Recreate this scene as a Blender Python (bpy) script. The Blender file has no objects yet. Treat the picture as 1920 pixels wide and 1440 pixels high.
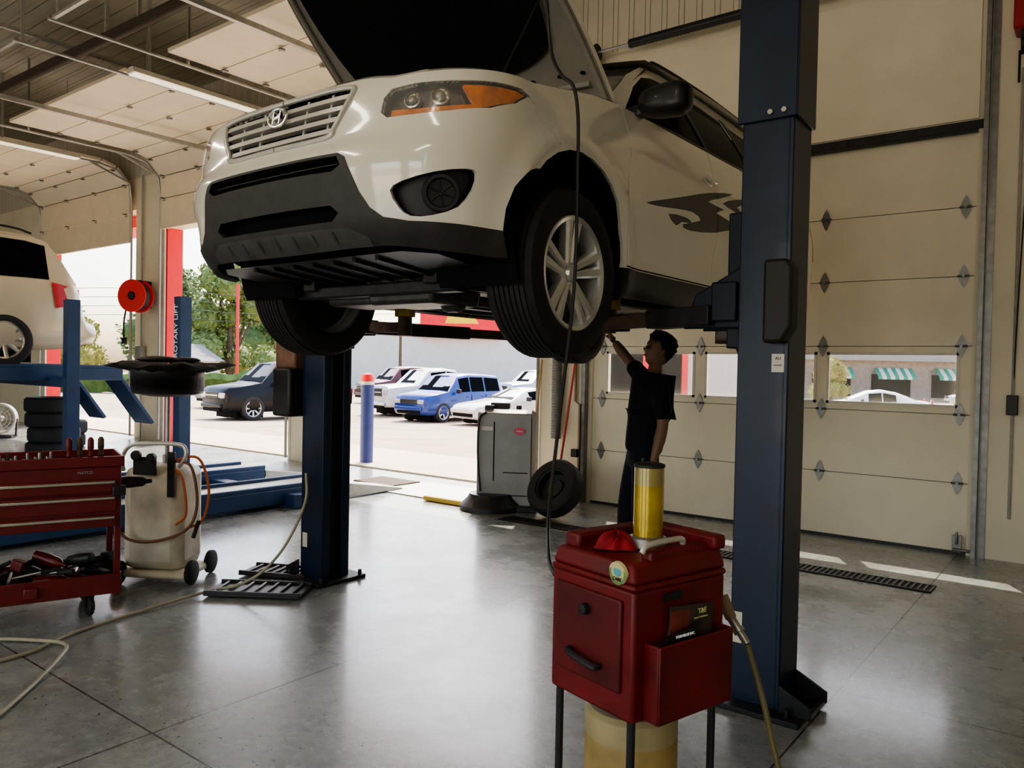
import bpy, bmesh, math, random
from mathutils import Matrix, Vector
random.seed(7)
SC=bpy.context.scene
COL=SC.collection
C37,S37=math.cos(math.radians(37.5)),math.sin(math.radians(37.5))
def V(a,d,z=0): return Vector((a*C37-d*S37,a*S37+d*C37,z))   # plan frame turned 37.5 deg (lateral, depth)
# ---------------------------------------------------------------- materials
MC={}
def mat(name,c,r=.5,m=0.,noise=0.,sc=6.,bump=0.,coat=0.,emit=0.,alpha=1.,trans=0.,rib=None,rn=0.,spec=None,ior=None):
    if name in MC: return MC[name]
    M=bpy.data.materials.new(name); M.use_nodes=True; nt=M.node_tree; b=nt.nodes['Principled BSDF']
    c4=(c[0],c[1],c[2],1)
    b.inputs['Base Color'].default_value=c4; b.inputs['Roughness'].default_value=r; b.inputs['Metallic'].default_value=m
    if spec is not None: b.inputs['Specular IOR Level'].default_value=spec
    if ior is not None: b.inputs['IOR'].default_value=ior
    if coat: b.inputs['Coat Weight'].default_value=coat; b.inputs['Coat Roughness'].default_value=.05
    if emit: b.inputs['Emission Color'].default_value=c4; b.inputs['Emission Strength'].default_value=emit
    if trans: b.inputs['Transmission Weight'].default_value=trans
    if alpha<1: b.inputs['Alpha'].default_value=alpha
    tc=nt.nodes.new('ShaderNodeTexCoord')
    no=nt.nodes.new('ShaderNodeTexNoise'); no.inputs['Scale'].default_value=sc; no.inputs['Detail'].default_value=6
    nt.links.new(tc.outputs['Object'],no.inputs['Vector'])
    nz=noise or .04
    cr=nt.nodes.new('ShaderNodeValToRGB'); cr.color_ramp.elements[0].position=.3; cr.color_ramp.elements[1].position=.7
    cr.color_ramp.elements[0].color=tuple(max(0,x*(1-nz)) for x in c)+(1,); cr.color_ramp.elements[1].color=tuple(min(1,x*(1+nz)) for x in c)+(1,)
    nt.links.new(no.outputs['Fac'],cr.inputs['Fac']); nt.links.new(cr.outputs['Color'],b.inputs['Base Color'])
    if rn:
        mr=nt.nodes.new('ShaderNodeMapRange'); mr.inputs['To Min'].default_value=max(0,r-rn); mr.inputs['To Max'].default_value=min(1,r+rn)
        mr.inputs['From Min'].default_value=.3; mr.inputs['From Max'].default_value=.7
        nt.links.new(no.outputs['Fac'],mr.inputs['Value']); nt.links.new(mr.outputs['Result'],b.inputs['Roughness'])
    if rib:
        wv=nt.nodes.new('ShaderNodeTexWave'); wv.wave_type='BANDS'; wv.bands_direction=rib[0]; wv.inputs['Scale'].default_value=rib[1]; wv.wave_profile='SIN'
        nt.links.new(tc.outputs['Object'],wv.inputs['Vector'])
        rr=nt.nodes.new('ShaderNodeValToRGB'); rr.color_ramp.elements[0].position=.72; rr.color_ramp.elements[1].position=.86
        nt.links.new(wv.outputs['Fac'],rr.inputs['Fac'])
        bp=nt.nodes.new('ShaderNodeBump'); bp.inputs['Strength'].default_value=1; bp.inputs['Distance'].default_value=rib[2]
        nt.links.new(rr.outputs['Color'],bp.inputs['Height']); nt.links.new(bp.outputs['Normal'],b.inputs['Normal'])
    elif bump:
        bp=nt.nodes.new('ShaderNodeBump'); bp.inputs['Strength'].default_value=.6; bp.inputs['Distance'].default_value=bump
        nt.links.new(no.outputs['Fac'],bp.inputs['Height']); nt.links.new(bp.outputs['Normal'],b.inputs['Normal'])
    MC[name]=M; return M
white=mat('car_white',(.82,.785,.685),.16,0,.03,2.5,coat=1)
blackp=mat('black_plastic',(.018,.018,.020),.45,0,.15,20)
bumperp=mat('bumper_plastic',(.038,.036,.034),.55,0,.2,14)
skidp=mat('skid_grey',(.080,.080,.075),.5,.1,.2,14)
blackd=mat('black_deep',(.004,.004,.005),.8,spec=.2)
rubber=mat('rubber',(.018,.018,.019),.7,0,.2,30)
glassd=mat('tinted_glass',(.004,.005,.006),.10,0,.05,2,ior=1.06)
chrome=mat('chrome',(.75,.75,.74),.15,1)
alu=mat('alloy',(.70,.70,.68),.3,.6,.05,10)
steel=mat('steel',(.4,.4,.39),.4,.8,.12,12)
galv=mat('galvanized',(.42,.42,.40),.45,.7,.12,15)
hingem=mat('hinge_zinc',(.22,.22,.21),.38,.85,.2,15)
darks=mat('dark_metal',(.040,.040,.042),.5,.6,.3,12)
rust=mat('rusty_metal',(.12,.085,.06),.65,.5,.4,14)
liftb=mat('lift_blue',(.0032,.015,.042),.38,.1,.2,6,coat=.10)
liftd=mat('lift_blue_shaded',(.003,.008,.02),.5,.1,.2,6)  # carriage copy of the lift blue, darkened to hold shade in the colour
liftb2=mat('lift_blue_light',(.020,.055,.14),.45,.1,.15,6)
reds=mat('red_paint',(.15,.008,.011),.38,0,.22,6,coat=.2)
redc=mat('red_plastic',(.15,.0075,.0095),.48,0,.40,7,bump=.0015,rn=.12)
redb=mat('red_trim',(.80,.02,.03),.5)
cream=mat('cream_panel',(.82,.76,.60),.45,0,.05,3)
creamw=mat('cream_wall',(.78,.72,.56),.6,0,.06,2)
amber=mat('amber',(.70,.20,.012),.2,0,.35,22,coat=.6,bump=.004)
grayp=mat('decal_gray',(.09,.085,.08),.4)
silverp=mat('silver_plastic',(.62,.60,.54),.3,.35,.04,6)
orange=mat('orange_hose',(.50,.13,.03),.45,0,.1,15)
hosec=mat('cream_hose',(.36,.34,.25),.5,0,.1,12)
whitep=mat('white_plastic',(.70,.67,.58),.4,0,.08,8)
# ---------------------------------------------------------------- mesh accumulator
class M:
    def __init__(s): s.v=[];s.f=[];s.m=[];s.mi=0;s.T=Matrix.Identity(4)
    def add(s,vs,fs):
        o=len(s.v); s.v+= [s.T@Vector(v) for v in vs]; s.f+=[[i+o for i in f] for f in fs]; s.m+=[s.mi]*len(fs); return s
    def box(s,c,d,rot=None,taper=(1,1)):
        x,y,z=d[0]/2,d[1]/2,d[2]/2; tx,ty=taper
        vs=[(-x,-y,-z),(x,-y,-z),(x,y,-z),(-x,y,-z),(-x*tx,-y*ty,z),(x*tx,-y*ty,z),(x*tx,y*ty,z),(-x*tx,y*ty,z)]
        R=Matrix.Identity(3) if rot is None else (Matrix.Rotation(rot[2],3,'Z')@Matrix.Rotation(rot[1],3,'Y')@Matrix.Rotation(rot[0],3,'X'))
        return s.add([Vector(c)+R@Vector(v) for v in vs],[(0,3,2,1),(4,5,6,7),(0,1,5,4),(1,2,6,5),(2,3,7,6),(3,0,4,7)])
    def frame(s,a,b):
        d=(Vector(b)-Vector(a)); L=d.length; d.normalize()
        u=d.orthogonal().normalized(); w=d.cross(u); return d,u,w,L
    def cyl(s,a,b,r,r2=None,n=16):
        r2=r if r2 is None else r2; d,u,w,L=s.frame(a,b); a=Vector(a);b=Vector(b); vs=[]
        for p,q in((a,r),(b,r2)):
            for i in range(n):
                t=2*math.pi*i/n; vs.append(p+u*q*math.cos(t)+w*q*math.sin(t))
        return s.add(vs,[(i,(i+1)%n,n+(i+1)%n,n+i) for i in range(n)]+[tuple(range(n))[::-1],tuple(range(n,2*n))])
    def beam(s,a,b,wd,h):
        a=Vector(a);b=Vector(b);d=(b-a).normalized(); side=d.cross(Vector((0,0,1)))
        if side.length<.01: side=Vector((1,0,0))
        side.normalize(); up=side.cross(d); vs=[]
        for p in(a,b):
            for q,e in((-1,-1),(1,-1),(1,1),(-1,1)): vs.append(p+side*q*wd/2+up*e*h/2)
        return s.add(vs,[(3,2,1,0),(4,5,6,7),(0,1,5,4),(1,2,6,5),(2,3,7,6),(3,0,4,7)])
    def lathe(s,prof,o=(0,0,0),ax=(0,0,1),n=32,close=False):
        d=Vector(ax).normalized(); u=d.orthogonal().normalized(); w=d.cross(u); o=Vector(o); vs=[]; k=len(prof)
        for i in range(n):
            t=2*math.pi*i/n
            for r,h in prof: vs.append(o+d*h+(u*math.cos(t)+w*math.sin(t))*r)
        fs=[]
        for i in range(n):
            j=(i+1)%n
            for q in range(k if close else k-1): p=(q+1)%k; fs.append((i*k+q,j*k+q,j*k+p,i*k+p))
        return s.add(vs,fs)
    def tube(s,pts,r,n=8,sub=6):
        P=[Vector(p) for p in pts]
        if sub>1 and len(P)>2:
            Q=[];E=[P[0]*2-P[1]]+P+[P[-1]*2-P[-2]]
            for i in range(1,len(E)-2):
                for k in range(sub):
                    t=k/sub;p0,p1,p2,p3=E[i-1:i+3]
                    Q.append(.5*((2*p1)+(p2-p0)*t+(2*p0-5*p1+4*p2-p3)*t*t+(3*p1-p0-3*p2+p3)*t**3))
            Q.append(P[-1]);P=Q
        u=None;vs=[]
        for i,p in enumerate(P):
            d=(P[min(i+1,len(P)-1)]-P[max(i-1,0)]).normalized()
            if u is None: u=d.orthogonal().normalized()
            u=(u-d*u.dot(d)).normalized(); w=d.cross(u)
            for k in range(n):
                t=2*math.pi*k/n; vs.append(p+(u*math.cos(t)+w*math.sin(t))*r)
        fs=[]
        for i in range(len(P)-1):
            for k in range(n): fs.append((i*n+k,i*n+(k+1)%n,(i+1)*n+(k+1)%n,(i+1)*n+k))
        fs+= [tuple(range(n))[::-1],tuple(range((len(P)-1)*n,len(P)*n))]
        return s.add(vs,fs)
    def ball(s,c,r,nu=16,nv=10):
        if not hasattr(r,'__len__'): r=(r,r,r)
        vs=[];fs=[]
        for j in range(nv+1):
            a=math.pi*j/nv
            for i in range(nu):
                t=2*math.pi*i/nu; vs.append((c[0]+r[0]*math.sin(a)*math.cos(t),c[1]+r[1]*math.sin(a)*math.sin(t),c[2]-r[2]*math.cos(a)))
        for j in range(nv):
            for i in range(nu): fs.append((j*nu+i,j*nu+(i+1)%nu,(j+1)*nu+(i+1)%nu,(j+1)*nu+i))
        return s.add(vs,fs)
    def prism(s,poly,o,u,v,depth):
        u=Vector(u);v=Vector(v);n=u.cross(v).normalized();o=Vector(o);k=len(poly)
        vs=[o+u*a+v*b for a,b in poly]+[o+u*a+v*b+n*depth for a,b in poly]
        return s.add(vs,[tuple(range(k))[::-1],tuple(range(k,2*k))]+[(i,(i+1)%k,k+(i+1)%k,k+i) for i in range(k)])
    def grid(s,fn,nu,nv):
        vs=[fn(i/nu,j/nv) for j in range(nv+1) for i in range(nu+1)]
        return s.add(vs,[(j*(nu+1)+i,j*(nu+1)+i+1,(j+1)*(nu+1)+i+1,(j+1)*(nu+1)+i) for j in range(nv) for i in range(nu)])
    def obj(s,name,mats,parent=None,bev=0,smooth=35,label=None,fix=True):
        me=bpy.data.meshes.new(name); me.from_pydata([tuple(v) for v in s.v],[],s.f)
        if not hasattr(mats,'__len__'): mats=[mats]
        for q in mats: me.materials.append(q)
        for p,i in zip(me.polygons,s.m): p.material_index=i
        bm=bmesh.new(); bm.from_mesh(me)
        bmesh.ops.remove_doubles(bm,verts=bm.verts,dist=1e-5)
        if fix: bmesh.ops.recalc_face_normals(bm,faces=bm.faces)
        for f in bm.faces: f.smooth=True
        bm.to_mesh(me); bm.free()
        try: me.set_sharp_from_angle(angle=math.radians(smooth))
        except Exception: pass
        ob=bpy.data.objects.new(name,me); COL.objects.link(ob)
        if parent: ob.parent=parent
        if bev:
            b=ob.modifiers.new('b','BEVEL'); b.width=bev; b.segments=2; b.limit_method='ANGLE'; b.angle_limit=math.radians(40)
        if label: ob['label']=label
        return ob
def thing(name,label,cat,loc=(0,0,0),rz=0,group=None):
    e=bpy.data.objects.new(name,None); e.empty_display_size=.1; COL.objects.link(e); e.location=loc; e.rotation_euler=(0,0,rz)
    e['label']=label; e['category']=cat
    if group: e['group']=group
    return e
def top(o,label,cat,loc=None,rz=0,group=None,kind=None):
    o['label']=label; o['category']=cat
    if loc is not None: o.location=loc; o.rotation_euler=(0,0,rz)
    if group:o['group']=group
    if kind:o['kind']=kind
    return o
def struct(o,label=None):
    o['kind']='structure'
    if label:o['label']=label
    return o
def text(name,body,size,parent,loc,rot,mt,depth=.001,sx=1):
    cu=bpy.data.curves.new(name,'FONT'); cu.body=body; cu.size=size; cu.extrude=depth; cu.align_x='CENTER'; cu.align_y='CENTER'
    t=bpy.data.objects.new(name,cu); COL.objects.link(t); dg=bpy.context.evaluated_depsgraph_get()
    me=bpy.data.meshes.new_from_object(t.evaluated_get(dg)); bpy.data.objects.remove(t)
    me.materials.clear(); me.materials.append(mt)
    o=bpy.data.objects.new(name,me); COL.objects.link(o); o.parent=parent; o.location=loc; o.rotation_euler=rot; o.scale=(sx,1,1); return o
# ---------------------------------------------------------------- camera
cam=bpy.data.cameras.new('camera'); co=bpy.data.objects.new('camera',cam); COL.objects.link(co); SC.camera=co
cam.sensor_width=36; cam.lens=27.375; cam.clip_end=500
Rm=(Matrix.Rotation(math.radians(37.5),4,'Z')@Matrix.Rotation(math.pi/2-math.atan(30/1460),4,'X')@Matrix.Rotation(math.radians(1.15),4,'Z'))
co.matrix_world=Matrix.Translation((0,0,1.5))@Rm
# ---------------------------------------------------------------- floor & shell
def floor_mat():
    m=bpy.data.materials.new('polished_concrete'); m.use_nodes=True; nt=m.node_tree; b=nt.nodes['Principled BSDF']; L=nt.links.new
    tc=nt.nodes.new('ShaderNodeTexCoord')
    def noise(s,d=6,r=.6):
        n=nt.nodes.new('ShaderNodeTexNoise'); n.inputs['Scale'].default_value=s; n.inputs['Detail'].default_value=d; n.inputs['Roughness'].default_value=r; L(tc.outputs['Object'],n.inputs['Vector']); return n
    def ramp(src,a,b_,c0,c1):
        r=nt.nodes.new('ShaderNodeValToRGB'); r.color_ramp.elements[0].position=a; r.color_ramp.elements[1].position=b_; r.color_ramp.elements[0].color=c0; r.color_ramp.elements[1].color=c1; L(src,r.inputs['Fac']); return r
    n1=noise(1.5,12,.70); r1=ramp(n1.outputs['Fac'],.30,.70,(.185,.200,.20,1),(.36,.385,.385,1))
    n2=noise(15,9,.80); r2=ramp(n2.outputs['Fac'],.36,.64,(.62,.62,.62,1),(1.15,1.15,1.15,1))
    mx=nt.nodes.new('ShaderNodeMixRGB'); mx.blend_type='MULTIPLY'; mx.inputs['Fac'].default_value=.85; L(r1.outputs['Color'],mx.inputs[1]); L(r2.outputs['Color'],mx.inputs[2])
    n3=noise(38,2,.5); r3=ramp(n3.outputs['Fac'],.30,.34,(.15,.15,.15,1),(1,1,1,1))
    n4=noise(.9,3,.5); r4=ramp(n4.outputs['Fac'],.48,.64,(1,1,1,1),(0,0,0,1))
    mg=nt.nodes.new('ShaderNodeMixRGB'); mg.blend_type='LIGHTEN'; mg.inputs['Fac'].default_value=1; L(r3.outputs['Color'],mg.inputs[1]); L(r4.outputs['Color'],mg.inputs[2])
    mx2=nt.nodes.new('ShaderNodeMixRGB'); mx2.blend_type='MULTIPLY'; mx2.inputs['Fac'].default_value=1; L(mx.outputs[0],mx2.inputs[1]); L(mg.outputs[0],mx2.inputs[2])
    sp=nt.nodes.new('ShaderNodeSeparateXYZ'); L(tc.outputs['Object'],sp.inputs[0])
    def joint(out,off,per,w):
        a=nt.nodes.new('ShaderNodeMath'); a.operation='ADD'; a.inputs[1].default_value=-off+per*40+w/2; L(out,a.inputs[0])
        q=nt.nodes.new('ShaderNodeMath'); q.operation='MODULO'; q.inputs[1].default_value=per; L(a.outputs[0],q.inputs[0])
        g=nt.nodes.new('ShaderNodeMath'); g.operation='LESS_THAN'; g.inputs[1].default_value=w; L(q.outputs[0],g.inputs[0]); return g
    a=joint(sp.outputs['X'],-.98,2.04,.009); c=joint(sp.outputs['Y'],1.60,2.27,.009)
    mm=nt.nodes.new('ShaderNodeMath'); mm.operation='MAXIMUM'; L(a.outputs[0],mm.inputs[0]); L(c.outputs[0],mm.inputs[1])
    fx=nt.nodes.new('ShaderNodeMixRGB'); fx.inputs[2].default_value=(.03,.026,.02,1); L(mm.outputs[0],fx.inputs['Fac']); L(mx2.outputs[0],fx.inputs[1]); L(fx.outputs[0],b.inputs['Base Color'])
    mr=nt.nodes.new('ShaderNodeMapRange'); mr.inputs['From Min'].default_value=.35; mr.inputs['From Max'].default_value=.65; mr.inputs['To Min'].default_value=.17; mr.inputs['To Max'].default_value=.38
    L(n1.outputs['Fac'],mr.inputs['Value']); L(mr.outputs[0],b.inputs['Roughness'])
    b.inputs['Coat Weight'].default_value=.4; b.inputs['Coat Roughness'].default_value=.15
    bp=nt.nodes.new('ShaderNodeBump'); bp.inputs['Distance'].default_value=.004; bp.inputs['Strength'].default_value=.35; L(n2.outputs['Fac'],bp.inputs['Height']); L(bp.outputs[0],b.inputs['Normal'])
    return m
m=M(); m.box((-9.5,-.85,-.1),(27,17.1,.2)); struct(m.obj('floor',floor_mat()),'polished grey concrete shop floor with control joints')
ribw=mat('ribbed_wall',(.60,.56,.45),.55,0,.05,2,rib=('X',1.6,.02))
ribl=mat('ribbed_wall_left',(.48,.48,.42),.55,0,.05,2,rib=('Y',1.6,.02))
ribc=mat('ribbed_ceiling',(.48,.45,.37),.55,0,.06,2,rib=('Y',1.3,.03))
wm=M()
openings=[(-4.62,-.92,3.58),(-9.1,-5.32,3.95),(-13.85,-10.08,3.95),(-19.0,-14.95,4.4)]
CH=6.3
pil=[(-23,-19.0),(-14.95,-13.85),(-10.08,-9.1),(-5.32,-4.62),(-.92,4)]
for a,b in pil: wm.box(((a+b)/2,7.65,2.5),(b-a,.3,5.0))
for a,b,h in openings: wm.box(((a+b)/2,7.65,(h+5)/2),(b-a,.3,5-h))
wm.mi=1; wm.box((-9.5,7.65,(5+CH)/2),(27,.3,CH-5))
struct(wm.obj('wall_back',[creamw,ribw]),'cream painted wall with overhead door openings and ribbed upper band')
m=M(); m.box((-23.15,0,CH/2),(.3,16,CH)); struct(m.obj('wall_left',ribl),'ribbed metal side wall')
m=M(); m.box((4.15,0,CH/2),(.3,16,CH)); struct(m.obj('wall_right',creamw),'cream side wall')
m=M()
for a,b in((-23,-19),(-14.5,-12),(-7.5,-5.5),(-1,0.5),(3.5,4)): m.box(((a+b)/2,-9.15,CH/2),(b-a,.3,CH))
for a,b in((-19,-14.5),(-12,-7.5),(-5.5,-1),(.5,3.5)): m.box(((a+b)/2,-9.15,(4.2+CH)/2),(b-a,.3,CH-4.2))
struct(m.obj('wall_front',creamw),'cream wall with open bay doors')
m=M(); m.box((-9.5,-.75,CH+.1),(27,17.1,.2)); struct(m.obj('ceiling',ribc),'ribbed metal ceiling')
# closed sectional door
pan=M(); hs=[0,.6,1.18,1.76,2.35,2.93,3.56]
X0,X1=-4.62,-.92
wz0,wz1=1.235,1.705
for i in range(6):
    z0,z1=hs[i]+.003,hs[i+1]-.003
    for yy,dy,e in((7.56,.06,0),(7.60,.03,.004)):
        a0,a1=z0-e,z1+e
        if i==2:
            pan.box(((X0+X1)/2,yy,(a0+wz0)/2),(X1-X0,dy,wz0-a0)); pan.box(((X0+X1)/2,yy,(a1+wz1)/2),(X1-X0,dy,a1-wz1))
            for a,b in((X0,-4.45),(-3.40,-3.29),(-2.18,-2.09),(-1.01,X1)): pan.box(((a+b)/2,yy,(wz0+wz1)/2),(b-a,dy,wz1-wz0))
        else: pan.box(((X0+X1)/2,yy,(a0+a1)/2),(X1-X0,dy,a1-a0))
d1=struct(pan.obj('door_1',cream),'closed cream sectional overhead door with a window row')
gl=mat('clear_glass',(.95,.95,.93),.03,alpha=.08)
for k,(a,b) in enumerate(((-4.45,-3.40),(-3.29,-2.18),(-2.09,-1.01))):
    m=M(); m.box(((a+b)/2,7.56,1.47),(b-a,.008,.47)); o=struct(m.obj('window_%d'%(k+1),gl)); 
    m=M(); 
    for q in(a+.012,b-.012): m.box((q,7.528,1.47),(.024,.012,.47))
    for q in(1.247,1.693): m.box(((a+b)/2,7.528,q),(b-a,.012,.024))
    m.obj('window_frame',whitep,d1)
def hinge(x,y,z,par,s=1):
    m=M(); m.prism([(-.036*s,0),(-.026*s,.035*s),(-.010*s,.07*s),(0,.085*s),(.010*s,.07*s),(.026*s,.035*s),(.036*s,0),(.026*s,-.035*s),(.010*s,-.07*s),(0,-.085*s),(-.010*s,-.07*s),(-.026*s,-.035*s)],(x,y,z),(1,0,0),(0,0,1),.006)
    m.cyl((x-.04*s,y-.008,z),(x+.04*s,y-.008,z),.010,n=8); m.cyl((x,y-.006,z),(x,y-.03,z),.013,n=8)
    return m.obj('hinge',hingem,par)
for z in hs[1:6]:
    for x in(-4.50,-3.34,-2.13,-1.0): hinge(x,7.523,z,d1,1.15)
m=M(); m.box((-2.77,7.50,3.60),(3.8,.05,.07)); m.box((-2.77,7.48,3.545),(3.7,.02,.02)); struct(m.obj('trim_1',darks),'dark header seal above the door')
m=M(); m.box((-2.77,7.535,.012),(3.7,.05,.024)); struct(m.obj('trim_2',blackp),'rubber bottom seal')
for i,x in enumerate((-.86,-4.68)):
    m=M(); m.box((x,7.45,2.45),(.035,.07,4.9)); m.box((x+(.05 if i==0 else -.05),7.49,2.45),(.05,.012,4.9)); struct(m.obj('trim_%d'%(3+i),hingem),'galvanized vertical door track')
m=M(); m.box((-2.77,7.49,4.25),(3.7,.02,1.2)); struct(m.obj('trim_5',cream),'smooth insulated panel above the door')
dd=thing('door_hardware','torsion spring shaft with cable drums above the overhead door','door hardware',(0,7.26,4.93))
m=M(); m.cyl((-4.7,0,0),(-.6,0,0),.014); m.obj('shaft',steel,dd)
for a,b in((-4.1,-2.5),(-2.4,-1.2)): m=M(); m.lathe([(.045+.004*(k%2),a+(b-a)*k/80) for k in range(81)],ax=(1,0,0),n=12); m.obj('spring',blackp,dd)
for x in(-4.58,-1.0): m=M(); m.lathe([(.02,0),(.09,0),(.09,.01),(.065,.02),(.065,.07),(.09,.08),(.09,.09),(.02,.09)],o=(x,0,0),ax=(1,0,0),n=24); m.obj('cable_drum',darks,dd)
for x in(-4.62,-.85): m=M(); m.box((x,.09,0),(.08,.2,.14)); m.obj('bracket',galv,dd)
dpan=mat('door_panel_underside',(.80,.70,.54),.5,0,.05,3)
def raised(n,a,b,vz0,by1=4.9):
    root=M()
    pts=[(7.38,vz0),(7.38,vz0+.55),(7.36,4.85),(7.12,5.12),(6.85,5.2),(6.2,5.2),(5.6,5.2),(by1,5.2)]
    for (y0,z0),(y1,z1) in zip(pts,pts[1:]):
        d=Vector((y1-y0,z1-z0)); d.normalize(); nrm=Vector((d.y,-d.x)); e=.006
        A=[(y0+d.x*e,z0+d.y*e),(y1-d.x*e,z1-d.y*e)]
        vs=[]
        for x in(a+.03,b-.03):
            for (y,z) in A: vs+= [(x,y,z),(x,y+nrm.x*.05,z+nrm.y*.05)]
        root.add(vs,[(0,1,3,2),(4,6,7,5),(0,4,5,1),(2,3,7,6),(0,2,6,4),(1,5,7,3)])
    o=struct(root.obj('door_%d'%n,dpan,bev=.004),'cream sectional overhead door raised on its ceiling tracks')
    for (y0,z0) in pts[1:-1]:
        for k in range(4):
            h=M(); x=a+.15+(b-a-.3)*k/3
            h.box((x,y0-(.03 if z0<5 else 0),z0-(.03 if z0>5 else 0)),(.045,.07,.02)); h.cyl((x-.05,y0,z0-.035),(x+.05,y0,z0-.035),.008,n=6)
            h.obj('hinge',hingem,o)
    for x in(a-.02,b+.02):
        t=M(); t.tube([(x,7.40,0.05),(x,7.40,4.5),(x,7.36,4.85),(x,7.12,5.08),(x,6.8,5.14),(x,3.6,5.14)],.020,n=6,sub=1)
        for y in(3.7,5.2): t.beam((x,y,5.14),(x,y,CH),.03,.03)
        t.beam((x,7.3,4.9),(x,6.6,5.14),.02,.03)
        t.obj('door_track',galv,o)
    t=M(); t.beam((a,3.65,5.16),(b,3.65,5.16),.04,.03); t.obj('cross_strut',galv,o)
    return o
raised(2,-9.1,-5.32,3.95); raised(3,-13.85,-10.08,3.9); raised(4,-19.0,-14.95,3.75)
o=thing('torsion_spring_tube','long dark spring tube hung below the ceiling','door hardware',(0,0,0))
m=M(); m.cyl((-14.5,4.62,5.55),(-5.0,4.62,5.42),.07,n=12); m.obj('spring',mat('brown_dark',(.05,.035,.025),.6),o)
for x in(-13.9,-10,-9.2,-5.6): m=M(); m.beam((x,4.62,5.5),(x,4.62,CH),.04,.04); m.obj('hanger',galv,o)
for i,(x,y) in enumerate(((-9.55,5.9),(-14.4,5.0),(-9.55,1.0),(-4.9,-1.5),(-.3,-2),(-9.5,-4),(-14.4,-1))):
    o=thing('light_fixture','long white fluorescent strip light hanging from the ceiling','ceiling light',(x,y,5.0),group='fluorescent strip lights')
    m=M(); m.prism([(-.09,0),(-.05,.07),(.05,.07),(.09,0)],(0,-1.2,0),(1,0,0),(0,0,1),-2.4); m.obj('housing',whitep,o)
    m=M(); m.box((0,0,-.008),(.16,2.36,.012)); m.obj('lamp_tube',mat('lamp_glow',(.95,.87,.66),emit=.7),o)
    for yy in(-1,1): m=M(); m.cyl((0,yy,.07),(0,yy,CH-5),.006,n=6); m.obj('hanger',steel,o)
for (a,b) in(((-16,3.2,5.7),(-3,3.2,5.7)),((-11.5,-1,5.8),(-11.5,7.3,5.8)),((-7.0,-1,5.75),(-7.0,7.3,5.75))):
    m=M(); m.beam(a,b,.05,.05); top(m.obj('ceiling_conduit',galv),'galvanized strut hung below the ceiling','conduit',group='ceiling struts')
for x in(-11.95,-7.2):
    o=thing('door_opener_rail','dark door opener rail hung above the raised door','door hardware',(x,0,5.02),group='door opener rails')
    m=M(); m.beam((0,3.2,0),(0,7.2,0),.06,.06); m.obj('rail',galv,o); m=M(); m.box((0,3.35,.02),(.28,.34,.2)); m.obj('motor',darks,o,bev=.01)
o=thing('floor_drain','long black slotted drain grate set in the floor','drain',(-4.75,6.03,0))
m=M(); m.box((1.9,.11,.002),(3.82,.24,.004)); m.obj('frame',blackd,o)
m=M()
for k in range(95): m.box((.04+k*.04,.11,.006),(.016,.18,.006))
for y in(0.015,.205): m.box((1.9,y,.006),(3.82,.016,.008))
m.obj('grate',darks,o)['kind']='stuff'
o=thing('wall_conduit','thin grey conduit with a small black outlet box on the wall','conduit',(-.62,7.485,0))
m=M(); m.cyl((0,0,.35),(0,0,4.0),.012,n=8); m.obj('pipe',galv,o)
m=M(); m.box((.0,-.02,1.28),(.08,.06,.16)); m.obj('outlet_box',blackp,o,bev=.005)
m=M(); m.tube([(0,0,1.36),(.02,-.03,2.2),(.06,-.03,3.6),(.08,0,4.0)],.006,n=6); m.obj('cable',blackp,o)
o=thing('chain_hoist','red chain hoist opener mounted high on the wall','hoist',(-.58,7.37,4.30))
m=M(); m.box((.05,0,.1),(.3,.25,.32)); m.obj('body',mat('hoist_red',(.35,.015,.02),.4),o,bev=.02)
m=M(); m.lathe([(.02,0),(.07,0),(.07,.03),(.02,.03)],o=(-.05,-.0,-.16),ax=(1,0,0),n=16); m.box((-.02,0,-.12),(.06,.1,.14)); m.obj('sprocket',darks,o)
for x in(-.06,.06): m=M(); m.cyl((x,0,-.2),(x,0,-.45),.01,n=6); m.obj('chain',darks,o)
o=thing('door_latch','galvanized door base bracket at the foot of the track','bracket',(-.98,7.46,0))
m=M(); m.box((0,0,.10),(.07,.02,.14)); m.cyl((-.03,-.02,.05),(.1,-.02,.05),.012,n=8); m.cyl((0,-.03,.1),(0,-.03,.2),.01,n=8); m.obj('plate',hingem,o,bev=.003)
# ---------------------------------------------------------------- MAIN SUV
def itp(t,x):
    if x<=t[0][0]: return t[0][1]
    n=len(t)
    for i in range(n-1):
        if x<=t[i+1][0]:
            (xa,ya),(xb,yb)=t[i],t[i+1]; h=xb-xa
            ma=(yb-t[i-1][1])/(xb-t[i-1][0]) if i>0 else (yb-ya)/h
            mb=(t[i+2][1]-ya)/(t[i+2][0]-xa) if i<n-2 else (yb-ya)/h
            s=(x-xa)/h
            return (2*s**3-3*s*s+1)*ya+(s**3-2*s*s+s)*h*ma+(-2*s**3+3*s*s)*yb+(s**3-s*s)*h*mb
    return t[-1][1]
WT=[(.15,.86),(.25,.90),(.4,.925),(.6,.945),(.8,.945),(.95,.93),(1.05,.905),(1.15,.87),(1.25,.80)]
YT=[(.15,.30),(.22,.22),(.3,.11),(.37,.05),(.46,.025),(.53,.01),(.6,.0),(.67,.01),(.72,.045),(.85,.065),(.95,.10),(1.05,.2),(1.15,.35)]
Yc=.62;pw=.62
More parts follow.
